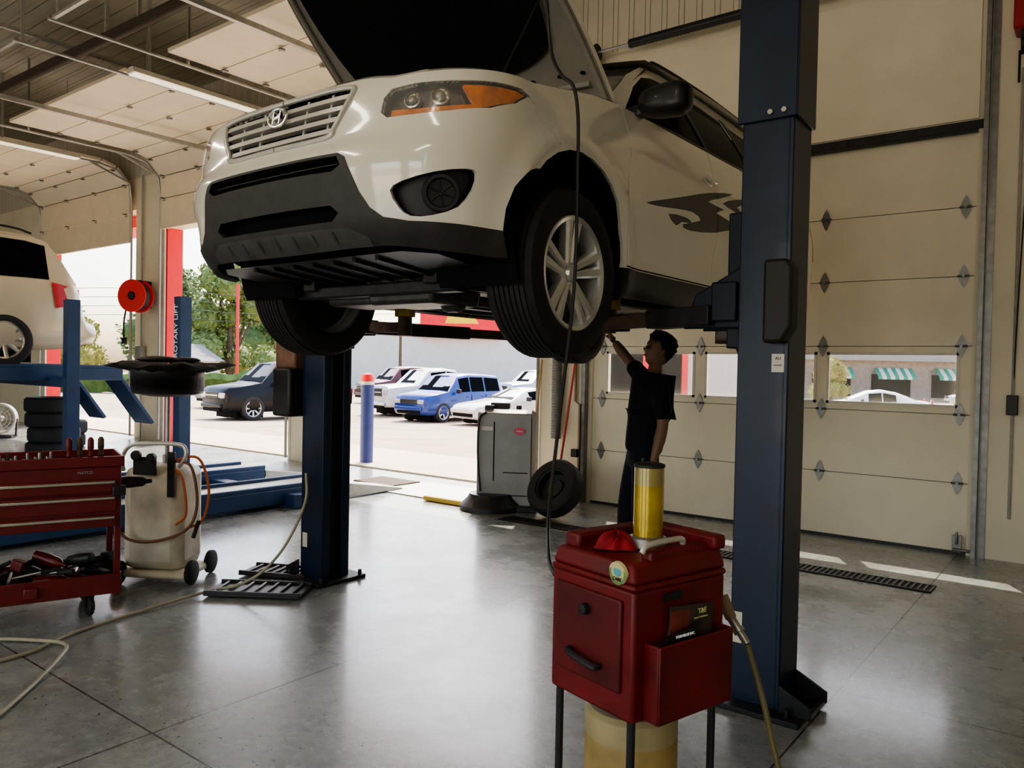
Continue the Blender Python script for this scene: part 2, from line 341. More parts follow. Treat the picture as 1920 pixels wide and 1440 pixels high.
def P(t,z):
    W=itp(WT,z)
    if t<1:
        f=max(t,0)*math.pi/2; y0=itp(YT,z); y=Yc-(Yc-y0)*max(math.cos(f),0)**pw
        x=W*math.sin(f)**pw
    elif t<4.5: x=W;y=Yc+t-1
    else:
        f=min((t-4.5),1)*math.pi/2; x=W*max(math.cos(f),0)**pw; y=4.12+.55*math.sin(f)**pw-(.12*max(0,z-.75) )*math.sin(f)
    for yc in(.93,3.63):
        d=math.hypot(y-yc,z-.36)
        if x>.6: x+=.024*math.exp(-((d-.47)/.06)**2)
    if 1.3<t<4.4: x-=.016*math.exp(-((z-.52)/.09)**2); x+=.008*math.exp(-((z-.90)/.03)**2)
    return Vector((x,y,z))
def pip(x,y,poly):
    c=False;n=len(poly);j=n-1
    for i in range(n):
        xi,yi=poly[i];xj,yj=poly[j]
        if (yi>y)!=(yj>y) and x<(xj-xi)*(y-yi)/(yj-yi)+xi: c=not c
        j=i
    return c
class Sheet:
    def __init__(s,xs,ys):
        s.bm=bmesh.new(); b=s.bm; g=[[b.verts.new((x,y,0)) for x in xs] for y in ys]; s.l=b.faces.layers.int.new('r')
        for j in range(len(ys)-1):
            for i in range(len(xs)-1): b.faces.new((g[j][i],g[j][i+1],g[j+1][i+1],g[j+1][i]))
    def cut(s,poly,idx,only=None):
        b=s.bm
        for i in range(len(poly)):
            p,q=poly[i],poly[(i+1)%len(poly)]
            dx,dy=q[0]-p[0],q[1]-p[1]
            if abs(dx)+abs(dy)<1e-7: continue
            sx0,sx1=min(p[0],q[0])-.03,max(p[0],q[0])+.03; sy0,sy1=min(p[1],q[1])-.03,max(p[1],q[1])+.03
            F=[]
            for f in b.faces:
                vx=[v.co.x for v in f.verts];vy=[v.co.y for v in f.verts]
                if max(vx)>=sx0 and min(vx)<=sx1 and max(vy)>=sy0 and min(vy)<=sy1: F.append(f)
            g=set(F)
            for f in F: g.update(f.edges); g.update(f.verts)
            bmesh.ops.bisect_plane(b,geom=list(g),dist=1e-6,plane_co=(p[0],p[1],0),plane_no=(dy,-dx,0))
        for f in b.faces:
            c=f.calc_center_median()
            if (only is None or f[s.l] in only) and pip(c.x,c.y,poly): f[s.l]=idx
    def strip(s,line,w,idx=-1,only=None):
        for p,q in zip(line,line[1:]):
            d=Vector((q[0]-p[0],q[1]-p[1])).normalized(); n=Vector((-d.y,d.x))*w/2; e=d*w/2
            s.cut([(p[0]-e.x+n.x,p[1]-e.y+n.y),(p[0]-e.x-n.x,p[1]-e.y-n.y),(q[0]+e.x-n.x,q[1]+e.y-n.y),(q[0]+e.x+n.x,q[1]+e.y+n.y)],idx,only)
    def out(s,acc,idxs,Pf,off=0,rim=.02,mir=False):
        e=1e-3
        def pos(v,o):
            x,y=v.co.x,v.co.y; p=Pf(x,y); a=Pf(x+e,y)-Pf(x-e,y); c=Pf(x,y+e)-Pf(x,y-e)
            if a.length<1e-9: a=Vector((1,0,0))
            n=a.cross(c); n.normalize(); r=p+n*o
            if abs(x)<1e-6 and abs(p.x)<1e-4: r.x=0
            if mir: r=Vector((-r.x,r.y,r.z))
            return r
        F=[f for f in s.bm.faces if f[s.l] in idxs]; FS=set(F); vs=[];fs=[];im={}
        for f in F:
            ids=[]
            for v in f.verts:
                if v not in im: im[v]=len(vs); vs.append(pos(v,off))
                ids.append(im[v])
            fs.append(ids[::-1] if mir else ids)
        if rim:
            im2={}
            for f in F:
                for l in f.loops:
                    ed=l.edge; others=[k for k in ed.link_faces if k in FS]
                    if len(others)==1:
                        a,c=l.vert,l.link_loop_next.vert
                        if abs(a.co.x)<1e-6 and abs(c.co.x)<1e-6: continue
                        for v in(a,c):
                            if v not in im2: im2[v]=len(vs); vs.append(pos(v,off-rim))
                        q=[im[c],im[a],im2[a],im2[c]]; fs.append(q[::-1] if mir else q)
        acc.add(vs,fs)
def circ(cx,cz,r,n=28,r2=None): return [(cx+r*math.cos(2*math.pi*i/n),cz+(r2 or r)*math.sin(2*math.pi*i/n)) for i in range(n)]
def smoothpoly(p,k=3):
    out=[];n=len(p)
    for i in range(n):
        p0,p1,p2,p3=[Vector(p[(i+j-1)%n]) for j in range(4)]
        for q in range(k):
            t=q/k; v=.5*((2*p1)+(p2-p0)*t+(2*p0-5*p1+4*p2-p3)*t*t+(3*p1-p0-3*p2+p3)*t**3); out.append((v.x,v.y))
    return out
suv=thing('car','white crossover car on a blue two-post lift with hood open','car',(-2.81,1.95,1.66))
ts=[i*.025 for i in range(0,41)]+[1+.07*i for i in range(1,50)]+[4.5+.05*i for i in range(0,21)]
zs=[.15+.035*i for i in range(0,31)]
sh=Sheet(ts,zs)
topl=[(0,.965),(.2,.962),(.33,.94),(.5,.955),(.75,.975),(1.0,1.0),(1.25,1.05),(1.5,1.10),(1.75,1.13),(3.4,1.15),(4.4,1.17),(5.5,1.17)]
sh.cut([(-.1,1.4)]+[(-.1,.965)]+topl+[(5.6,1.17),(5.6,1.4)],-1)
bot=[(0,.30),(.20,.305),(.34,.305),(.55,.285),(.8,.27),(1.0,.27),(1.8,.20),(3.6,.20),(4.4,.30),(5.5,.32)]
sh.cut([(-.1,.0)]+[(-.1,.30)]+bot+[(5.6,.32),(5.6,.0)],-1)
blk=[(-.05,.655),(.185,.652),(.208,.635),(.225,.59),(.258,.50),(.293,.44),(.345,.402),(.45,.385),(.86,.372),(.98,.362),(1.1,.2),(1.1,.1),(-.05,.1)]
sh.cut(blk,2,[0])
head=[(.305,.80),(.312,.855),(.34,.89),(.44,.905),(.66,.917),(.86,.937),(.96,.946),(.99,.93),(.93,.875),(.80,.826),(.60,.796),(.44,.782),(.33,.778)]
sh.cut(head,3)
gri=[(-.03,.735),(.11,.735),(.135,.77),(.165,.84),(.185,.905),(.18,.925),(.1,.936),(-.03,.94)]
sh.cut(gri,4)
fog=[(.38,.495),(.43,.527),(.57,.560),(.72,.580),(.765,.568),(.75,.51),(.68,.44),(.56,.405),(.46,.402),(.41,.435)]
sh.cut(smoothpoly(fog,2),5)
itk=[(-.03,.645),(.180,.64),(.195,.605),(.165,.583),(-.03,.59)]
sh.cut(itk,6)
itl=[(-.03,.465),(.15,.46),(.175,.43),(.15,.40),(-.03,.40)]
sh.cut(itl,12)
sh.cut([(-.03,.378),(.20,.375),(.27,.335),(.27,.2),(-.03,.2)],14,[2])
for c in(1.31,4.01): sh.cut(circ(c,.36,.425)+[],-1); sh.cut([(c-.425,.36),(c-.40,.1),(c+.40,.1),(c+.425,.36)],-1)
fd=[(1.765,1.15),(1.785,.98),(1.75,.75),(1.745,.6),(1.765,.345),(2.79,.345),(2.83,.6),(2.80,1.15)]
rd=[(2.80,1.15),(2.83,.6),(2.79,.345),(3.44,.345),(3.52,.62),(3.66,.80),(3.74,.95),(3.74,1.15)]
sh.cut(fd,7,[0]); sh.cut(rd,8,[0])
sh.cut([(1.70,.335),(3.62,.335),(3.62,.1),(1.70,.1)],9,[0])
sh.cut([(4.68,.72),(4.98,.74),(5.0,1.15),(4.72,1.15)],13,[0])
dec=[[(1.93,.68),(2.12,.73),(2.40,.80),(2.70,.875),(3.06,.935),(2.86,.872),(2.68,.820),(2.92,.815),(2.80,.775),(3.10,.745),(2.80,.660),(2.45,.620),(2.36,.640),(2.58,.695),(2.48,.725),(2.28,.710),(2.10,.690)],
[(2.90,.850),(3.12,.912),(3.42,.960),(3.30,.908),(3.12,.865),(3.4,.805),(3.12,.830)],[(2.18,.668),(2.40,.682),(2.46,.662),(2.34,.650),(2.28,.622)]]
for d in dec: sh.cut(smoothpoly(d,2),10,[7,8])
seam=.007
sh.strip([(1.765,1.16),(1.785,.98),(1.75,.75),(1.745,.6),(1.765,.345),(2.79,.345),(2.83,.6),(2.80,1.16)],seam,-2,[0,7,8,9,10])
sh.strip([(2.79,.345),(3.44,.345),(3.52,.62),(3.66,.80),(3.74,.95),(3.74,1.16)],seam,-2,[0,7,8,9,10])
sh.strip([(.985,.928),(1.02,.87),(1.07,.815),(1.13,.775)],.004,-2,[0])
def both(name,idxs,mt,off=0,rim=.02,sep=True,par=suv,label=None,Pf=P,sheet=sh):
    if sep:
        for mir in(False,True):
            a=M(); sheet.out(a,idxs,Pf,off,rim,mir); a.obj(name,mt,par,label=label,smooth=50,fix=False)
    else:
        a=M(); sheet.out(a,idxs,Pf,off,rim,False); sheet.out(a,idxs,Pf,off,rim,True); return a.obj(name,mt,par,label=label,smooth=50,fix=False)
def Pn(t,z,o):
    e=1e-3;p=P(t,z);a=P(t+e,z)-P(t-e,z);c=P(t,z+e)-P(t,z-e);n=a.cross(c).normalized();return p+n*o,n
both('body',[0],white,sep=False)
both('lower_bumper',[2],bumperp,.004,.03,sep=False,label='black plastic lower bumper')
sk=M(); sh.out(sk,[14],P,.006,.02,False); sh.out(sk,[14],P,.006,.02,True)
for x in(-.36,-.24,-.12,0,.12,.24,.36):
    pp=[]
    for z in(.365,.345,.325):
        t=2/math.pi*math.asin((abs(x)/itp(WT,z))**(1/pw)) if x else 1e-4; p,_=Pn(max(t,1e-4),z,.006); pp.append(Vector((math.copysign(p.x,x) if x else 0,p.y,p.z)))
    sk.tube(pp,.008,n=6,sub=2)
sk.obj('skid_plate',skidp,suv,label='grey ribbed skid plate',fix=False)
both('front_door',[7],white); both('rear_door',[8],white)
both('rocker_panel',[9],blackp,.012,.03)
both('door_decal',[10],grayp,.001,0,label='grey tribal swoosh decal')
both('tail_light',[13],mat('tail_red',(.5,.01,.01),.15,coat=.5),.004)
both('fog_light_recess',[5],blackp,-.05,0)
lens=mat('lens',(.95,.95,.93),.03,alpha=.12,coat=1)
both('headlight',[3],lens,.004,.01,label='clear headlight lens')
both('headlight_housing',[3],mat('lamp_reflector',(.26,.235,.20),.22,.75,.35,22),-.055,-.055)
both('grille_mesh',[4],blackd,-.05,-.05,sep=False)
both('upper_intake',[6],blackd,-.06,-.06,sep=False); both('lower_intake',[12],blackd,-.06,-.06,sep=False)
sa=Sheet([.58+.02*i for i in range(22)],[.76+.02*i for i in range(11)])
for f in sa.bm.faces: f[sa.l]=-1
sa.cut([(.66,.908),(.95,.936),(.98,.93),(.93,.880),(.80,.836),(.74,.822),(.70,.86)],1)
both('turn_signal',[1],amber,-.014,.02,sheet=sa)
sa2=Sheet([.32+.02*i for i in range(26)],[.76+.02*i for i in range(8)])
for f in sa2.bm.faces: f[sa2.l]=-1
sa2.cut([(.335,.788),(.44,.787),(.62,.80),(.78,.823),(.74,.838),(.62,.824),(.44,.810),(.34,.812)],1)
both('turn_signal',[1],amber,-.018,.02,sheet=sa2)
def mirx(m): m.v=[Vector((-v.x,v.y,v.z)) for v in m.v]
for sg in(1,-1):
    for t,z,r,nm in((.55,.865,.036,'projector_lamp'),(.42,.852,.032,'reflector_lamp')):
        p,n=Pn(t,z,-.045); m=M(); m.lathe([(r,0),(r*1.05,.022),(r*.9,.024),(r*.8,.008),(.0,.02)],o=p,ax=n,n=24)
        if sg<0: mirx(m)
        m.obj(nm,mat('lamp_chrome',(.5,.46,.38),.2,.9),suv)
        m=M(); m.ball(p+n*.012,r*.62); 
        if sg<0: mirx(m)
        m.obj('bulb',mat('lamp_glass',(.30,.27,.21),.05,.3,coat=1),suv)
    p,n=Pn(.60,.487,-.045); m=M(); m.lathe([(0,.01),(.05,.012),(.055,.03),(.068,.03),(.072,0)],o=p,ax=n,n=28)
    for k in range(3): 
        a=k*math.pi/3; u=n.orthogonal().normalized(); w=n.cross(u); q=(u*math.cos(a)+w*math.sin(a))*.045; m.cyl(p+n*.014-q,p+n*.014+q,.004,n=6)
    if sg<0: mirx(m)
    m.obj('fog_lamp_housing',blackp,suv)
def slat(acc,z,tm,h,o0,o1):
    def fn(u,v):
        t=-tm+2*tm*u; s=1 if t>=0 else -1
        prof=[(o1,h/2),(o0,h/2),(o0,-h/2),(o1,-h/2),(o1,h/2)][int(round(v*4))]
        p,nn_=Pn(max(abs(t),1e-4),z+prof[1],prof[0]); return Vector((p.x*s,p.y,p.z))
    acc.grid(fn,24,4)
g=M()
for z,tm in((.765,.125),(.808,.148),(.851,.163),(.895,.176)): slat(g,z,tm,.019,-.001,-.03)
for x in(.15,-.15,.30,-.30):
    pa=[]
    for z in(.74,.93):
        t=2/math.pi*math.asin((abs(x)/itp(WT,z))**(1/pw)); p,_=Pn(t,z,-.018); pa.append(Vector((math.copysign(p.x,x),p.y,p.z)))
    if abs(x)>.2: pa[0]=pa[0].lerp(pa[1],.15)
    g.beam(pa[0],pa[1],.012,.012)
g.obj('grille',silverp,suv,label='silver slatted grille')
fr=M(); line=[(0,.735),(.11,.735),(.135,.77),(.165,.84),(.187,.905),(.18,.925),(.1,.936),(0,.94)]
for sg in(1,-1):
    pts=[]
    for (t,z) in line:
        p,_=Pn(max(t,1e-4),z,.003); pts.append((p.x*sg,p.y,p.z))
    fr.tube(pts,.011,n=8,sub=4)
fr.obj('grille_frame',silverp,suv)
sl=M(); slat(sl,.617,.172,.004,-.02,-.04); sl.obj('intake_slat',bumperp,suv)
e=M(); p0,n0=Pn(.0005,.870,.014); pc=Vector((0,p0.y,.872))
e.tube([(pc.x+.062*math.cos(a),pc.y-.002,pc.z+.036*math.sin(a)) for a in [2*math.pi*i/28 for i in range(29)]],.0065,n=6,sub=1)
for sx in(-1,1): e.beam((sx*.022-.006,pc.y-.004,pc.z-.026),(sx*.022+.008,pc.y-.004,pc.z+.026),.012,.008)
e.beam((-.02,pc.y-.004,pc.z-.003),(.022,pc.y-.004,pc.z+.004),.009,.010)
e.obj('emblem',chrome,suv,label='oval emblem with slanted letter')
ln=M(); sh2=Sheet([i*.1 for i in range(0,56)],[.32+.08*i for i in range(10)])
for c in(1.31,4.01): sh2.cut(circ(c,.36,.44,20),-1); sh2.cut([(c-.44,.36),(c-.44,.1),(c+.44,.1),(c+.44,.36)],-1)
sh2.out(ln,[0],P,-.09,0,False); sh2.out(ln,[0],P,-.09,0,True)
for sg in(1,-1):
    for yc in(.93,3.63):
        n=24; vs=[];fs=[]
        for i in range(n+1):
            a=math.radians(-25)+math.radians(230)*i/n
            for x in(.93,.50): vs.append((sg*x,yc+.435*math.cos(a),.36+.435*math.sin(a)))
            vs.append((sg*.50,yc,.36))
        for i in range(n): a=i*3; fs+= [(a,a+1,a+4,a+3),(a+1,a+2,a+5,a+4)]
        ln.add(vs,fs)
ln.obj('wheel_liner',blackd,suv,fix=False)
ft=M()
for sg in(1,-1):
    def fn(u,v):
        t=.02+1.75*u; z=itp(topl,t); p=P(t,z); q=Vector((p.x*.86 if t>.5 else p.x*.97, p.y+.10*(1-min(t,1)), z+.025)); a=p.lerp(q,v); a.z+=.012*math.sin(v*math.pi); return (a.x*sg,a.y,a.z)
    ft.grid(fn,40,4)
ft.obj('fender_top',white,suv)
m=M(); m.box((0,.85,.80),(1.45,1.0,.26)); m.box((0,.5,.72),(.9,.25,.3)); m.obj('engine_bay',darks,suv,bev=.03)
def Gs(y,z):
    x=.885-.40*(z-1.1)-.25*max(0,z-1.1)**2
    if y<2.2: x-=.10*((2.2-y)/.9)**2
    if y>3.5: x-=.10*((y-3.5)/.9)**2
    return Vector((x,y,z))
gs=Sheet([1.2+.1*i for i in range(36)],[1.04+.05*i for i in range(14)])
for f in gs.bm.faces: f[gs.l]=-1
gs.cut([(1.30,1.06),(1.36,1.13),(1.52,1.26),(1.75,1.43),(2.0,1.56),(2.3,1.615),(3.0,1.64),(3.8,1.615),(4.15,1.56),(4.38,1.3),(4.5,1.12),(4.5,1.06)],0)
w1=[(1.56,1.165),(1.60,1.21),(1.76,1.36),(1.93,1.470),(2.08,1.515),(2.33,1.54),(2.43,1.165)]
w2=[(2.47,1.165),(2.39,1.54),(2.8,1.545),(3.10,1.53),(3.22,1.18)]
w3=[(3.28,1.185),(3.17,1.52),(3.6,1.505),(3.85,1.45),(4.0,1.36),(4.08,1.2)]
gs.cut(w1,1,[0]);gs.cut(w2,2,[0]);gs.cut(w3,3,[0])
gs.cut([(2.43,1.14),(2.33,1.56),(2.39,1.56),(2.47,1.14)],4,[0]); gs.cut([(3.22,1.14),(3.10,1.55),(3.17,1.55),(3.28,1.14)],4,[0])
gs.strip([(1.36,1.15),(4.1,1.165)],.018,5,[0,4])
both('pillar_frame',[0],white,0,.02,Pf=Gs,sheet=gs)
for i in(1,2,3): both('side_window',[i],glassd,-.004,0,Pf=Gs,sheet=gs)
both('window_trim',[4,5],blackp,.004,.01,Pf=Gs,sheet=gs)
ci=M(); gs.out(ci,[0,1,2,3,4,5],Gs,-.04,0,False); gs.out(ci,[0,1,2,3,4,5],Gs,-.04,0,True); ci.obj('cabin_dark_shell',blackd,suv,fix=False)  # black shell added behind the glass to keep the windows dark
def WS(u,v):
    a=2*u-1; y=1.22+.16*a*a+(.80-.05*a*a)*v; z=1.10+.50*v+.03*(1-a*a)*v+.03*math.sin(v*math.pi); hw=.80*(1-v)+.655*v
    return (a*hw,y,z)
m=M(); m.grid(WS,14,10); m.obj('windshield',mat('windshield_glass',(.06,.075,.07),.05,0,.05,2,coat=.2),suv)
def RF(u,v):
    a=2*u-1; y=1.98+2.2*v; hw=.665-.02*abs(v-.5); z=1.60+.045*math.sin(math.pi*min(1,v*.9+.08))+.035*(1-a*a)
    return (a*hw,y+.06*a*a*(1-v),z)
m=M(); m.grid(RF,14,14); m.obj('roof',white,suv)
m=M(); m.grid(lambda u,v:((2*u-1)*(.655+.18*v),4.16+.36*v-.05*(2*u-1)**2,1.62-.5*v),10,8); m.obj('rear_window',glassd,suv)
m=M(); m.box((0,2.75,1.12),(1.6,2.9,.04)); m.obj('cabin_dark_slab',blackd,suv)  # black slab at belt height, added so the windows look dark
for sg in(1,-1): m=M(); m.tube([(sg*.60,2.2,1.64),(sg*.60,2.3,1.675),(sg*.60,3.0,1.695),(sg*.60,3.8,1.675),(sg*.60,3.95,1.65)],.011,n=8); m.obj('roof_rail',darks,suv)
m=M(); m.grid(lambda u,v:((2*u-1)*.80,1.10+.30*v,1.10+.03*v),8,3); m.obj('cowl',blackp,suv)
for x0,x1 in((-.6,.05),(-.02,.62)): m=M(); m.tube([(x0,1.28,1.16),((x0+x1)/2,1.33,1.165),(x1,1.40,1.20)],.009,n=6); m.obj('wiper',blackp,suv)
for sg in(1,-1):
    m=M(); 
    def mf(u,v):
        c,s=math.cos(2*math.pi*u),math.sin(2*math.pi*u); q=abs(math.sin(math.pi*v))**.45
        cx=math.copysign(abs(c)**.65,c); sz=math.copysign(abs(s)**.65,s)
        return (sg*(1.03+.140*cx*q),1.57+.08*(-math.cos(math.pi*v)),1.175+(.080+.012*cx)*sz*q)
    m.grid(mf,28,12)
    m.beam((sg*.84,1.56,1.14),(sg*.97,1.57,1.15),.07,.05); m.obj('side_mirror',mat('mirror_black',(.012,.012,.013),.4,coat=.12),suv)
    m=M(); p,n=Pn(2.70,.935,.03); m.ball((sg*(p.x),p.y,p.z),(.014,.095,.016)); m.ball((sg*(p.x-.022),p.y-.0,p.z),(.01,.07,.03)); m.obj('door_handle',white,suv)
    m=M(); p,n=Pn(3.58,.955,.03); m.ball((sg*(p.x),p.y,p.z),(.014,.095,.016)); m.obj('door_handle',white,suv)
al=math.radians(39.5)
def hoodpt(u,v,off):
    a=2*u-1; hw=.845-.04*v-.10*v**4; L=1.16*(v-.07*(abs(a)**3)*v); bow=.05*math.sin(v*math.pi)*.8+.03*(1-a*a)
    d=Vector((0,-math.cos(al),math.sin(al))); n=Vector((0,math.sin(al),math.cos(al)))
    return Vector((a*hw,1.41,1.135))+d*L+n*(bow+off)
under=mat('hood_underside_shade',(.28,.265,.23),.45,0,.08,8)  # white hood's underside made grey, its shade put into the colour
m=M(); m.grid(lambda u,v:hoodpt(u,v,.02),20,16)
for (a,b) in [((i/20,0),((i+1)/20,0)) for i in range(20)]+[((i/20,1),((i+1)/20,1)) for i in range(20)]+[((0,i/16),(0,(i+1)/16)) for i in range(16)]+[((1,i/16),(1,(i+1)/16)) for i in range(16)]:
    m.add([hoodpt(*a,.02),hoodpt(*b,.02),hoodpt(*b,-.012),hoodpt(*a,-.012)],[(0,1,2,3)])
hood=m.obj('hood',white,suv,label='raised white hood')
m=M(); m.grid(lambda u,v:hoodpt(.5+(u-.5)*.995,v*.995+.002,.0),20,16); m.obj('hood_inner_panel',under,hood)
m=M()
def felt(u,v):
    vv=.24+.10*(2*u-1)**4+v*(.72-.10*(2*u-1)**4); w=.86-.10*(1-v)**3
    return hoodpt(.5+(u-.5)*w,vv,-.026+.010*min(1,8*min(u,1-u,v+.001,1-v+.001)))
m.grid(felt,28,20); m.obj('hood_insulation',mat('felt_black',(.010,.010,.011),.95,bump=.003,sc=30,spec=.1),hood,label='black felt hood liner')
m=M()
for a,b in(((.02,.03),(.98,.03)),((.02,.03),(.02,.97)),((.98,.03),(.98,.97)),((.05,.13),(.95,.13)),((.02,.97),(.98,.97))):
    m.tube([hoodpt(a[0]+(b[0]-a[0])*k/10,a[1]+(b[1]-a[1])*k/10,-.010) for k in range(11)],.014,n=8,sub=1)
m.obj('hood_frame',under,hood)
for u in(.06,.14,.24,.36,.5,.64,.76,.86,.94): m=M(); m.ball(hoodpt(u,.185,-.008),(.014,.014,.008),10,6); m.obj('hood_hole',blackd,hood)
m=M(); m.cyl((.70,.62,.99),hoodpt(.93,.55,-.01),.006,n=8); m.obj('prop_rod',darks,suv)
def wheel(par,loc,side,R=.372,W=.255,rr=.245,steer=0,kind='five',rim=alu,nm='wheel',disc=True):
    tp=M(); h=W/2
    prof=[(rr-.005,-h*.80),(rr+.02,-h*.95),(R-.06,-h),(R-.02,-h*.92),(R-.004,-h*.75)]
    for k in range(-3,4):
        x=k*h*.2; prof+=[(R,x-h*.07),(R,x+h*.07),(R-.008,x+h*.08),(R-.008,x+h*.12)]
    prof+=[(R-.004,h*.75),(R-.02,h*.92),(R-.06,h),(rr+.02,h*.95),(rr-.005,h*.80)]
    tp.lathe(prof,ax=(1,0,0),n=48); w=tp.obj(nm,rubber,par,label='black tyre'); w.location=loc; w.rotation_euler=(0,0,steer)
    r=M(); s=side
    r.lathe([(rr+.012,s*h*.86),(rr+.004,s*h*.93),(rr-.014,s*h*.86),(rr-.022,s*h*.5),(rr-.03,-s*h*.3),(rr-.0,-s*h*.85)],ax=(1,0,0),n=48)
    xo=s*h*.62
    r.lathe([(.0,xo+s*.022),(.028,xo+s*.02),(.034,xo+s*.006),(.066,xo),(.07,xo-s*.05),(0,xo-s*.05)],ax=(1,0,0),n=32)
    def spoke(a,da,w0,w1):
        a0,a1=a,a+da
        vs=[]
        for (rad,ang,wd,x) in((.05,a0,w0,xo),(rr-.015,a1,w1,xo+s*.018)):
            c=Vector((0,math.cos(ang),math.sin(ang))); t=Vector((0,-math.sin(ang),math.cos(ang)))
            for (q,dx) in((-1,0),(-.55,s*.012),(.55,s*.012),(1,0),(1,-s*.035),(-1,-s*.035)): vs.append(c*rad+t*q*wd/2+Vector((x+dx,0,0)))
        r.add(vs,[(i,(i+1)%6,6+(i+1)%6,6+i) for i in range(6)]+[(0,1,2,3,4,5),(6,7,8,9,10,11)])
    if kind=='five':
        for k in range(5):
            a=k*2*math.pi/5+.3
            spoke(a+.30,-.14,.030,.054); spoke(a-.30,.14,.030,.054)
            c=a+math.pi/5; q=Vector((xo,math.cos(c)*.045,math.sin(c)*.045)); r.cyl(q,q+Vector((s*.012,0,0)),.009,n=8)
    else:
        for k in range(kind): spoke(k*2*math.pi/kind,0,.05,.06)
    r.obj('rim',rim,w)
    if disc:
        b=M(); b.lathe([(rr-.03,-s*h*.2),(0,-s*h*.2)],ax=(1,0,0),n=32); b.lathe([(.15,-s*h*.1),(.15,s*h*.05),(.03,s*h*.05)],ax=(1,0,0),n=32); b.obj('brake_disc',darks,w,fix=False)
    return w
wheel(suv,(.822,.93,.26),1,steer=math.radians(2)); wheel(suv,(-.822,.93,.26),-1,steer=math.radians(2)); wheel(suv,(.822,3.63,.26),1); wheel(suv,(-.822,3.63,.26),-1)
m=M(); m.grid(lambda u,v:((2*u-1)*(.60+.12*min(1,v*8)),.20+.68*v,.288-.070*v),10,8)
for k in range(7): m.beam((-.42+.14*k,.24,.277),(-.42+.14*k,.6,.240),.02,.015)
m.obj('splash_shield',blackp,suv,label='black ribbed splash shield')
m=M(); m.box((0,2.6,.30),(1.66,3.2,.05)); m.box((0,1.0,.33),(.9,.9,.1)); m.box((0,3.9,.36),(1.2,.8,.08)); m.obj('floor_pan',mat('underbody',(.035,.033,.031),.6,.3,.4,9),suv,bev=.02)
m=M()
for sg in(1,-1):
    m.beam((sg*.42,.55,.25),(sg*.42,1.6,.25),.09,.09); m.beam((sg*.50,1.5,.25),(sg*.50,3.2,.25),.08,.07)
    m.beam((sg*.40,.98,.23),(sg*.72,.93,.17),.09,.03); m.beam((sg*.38,.78,.22),(sg*.72,.93,.17),.05,.03)
    m.beam((sg*.45,3.5,.25),(sg*.72,3.63,.2),.05,.04); m.beam((sg*.80,1.45,.235),(sg*.80,3.2,.235),.03,.04)
    m.cyl((sg*.2,.98,.27),(sg*.74,.94,.26),.018); m.ball((sg*.72,.93,.2),.05); m.cyl((sg*.72,.93,.2),(sg*.70,.93,.62),.04)
m.box((0,.98,.24),(.85,.16,.09)); m.box((0,3.55,.28),(.9,.2,.1)); m.beam((-.55,.62,.20),(.55,.62,.20),.08,.06)
m.obj('subframe',darks,suv,bev=.01)
m=M(); m.box((.15,.80,.20),(.42,.34,.14),taper=(1.1,1.1)); m.box((-.25,.82,.21),(.34,.3,.14)); m.lathe([(0,-.06),(.05,-.055),(.05,.05),(0,.06)],o=(.3,.85,.15),ax=(1,0,0),n=16); m.obj('oil_pan',mat('pan_grey',(.08,.08,.075),.5,.6,.4,12),suv,bev=.02)
m=M(); m.tube([(.05,.8,.24),(.05,1.3,.20),(.1,2.0,.20),(.1,2.9,.20),(.3,3.3,.26)],.03,n=10); m.lathe([(0,0),(.08,.02),(.09,.1),(.09,.35),(.08,.43),(0,.45)],o=(.07,1.5,.20),ax=(0,1,0),n=16); m.ball((.45,3.95,.30),(.28,.16,.09)); m.obj('exhaust',rust,suv)
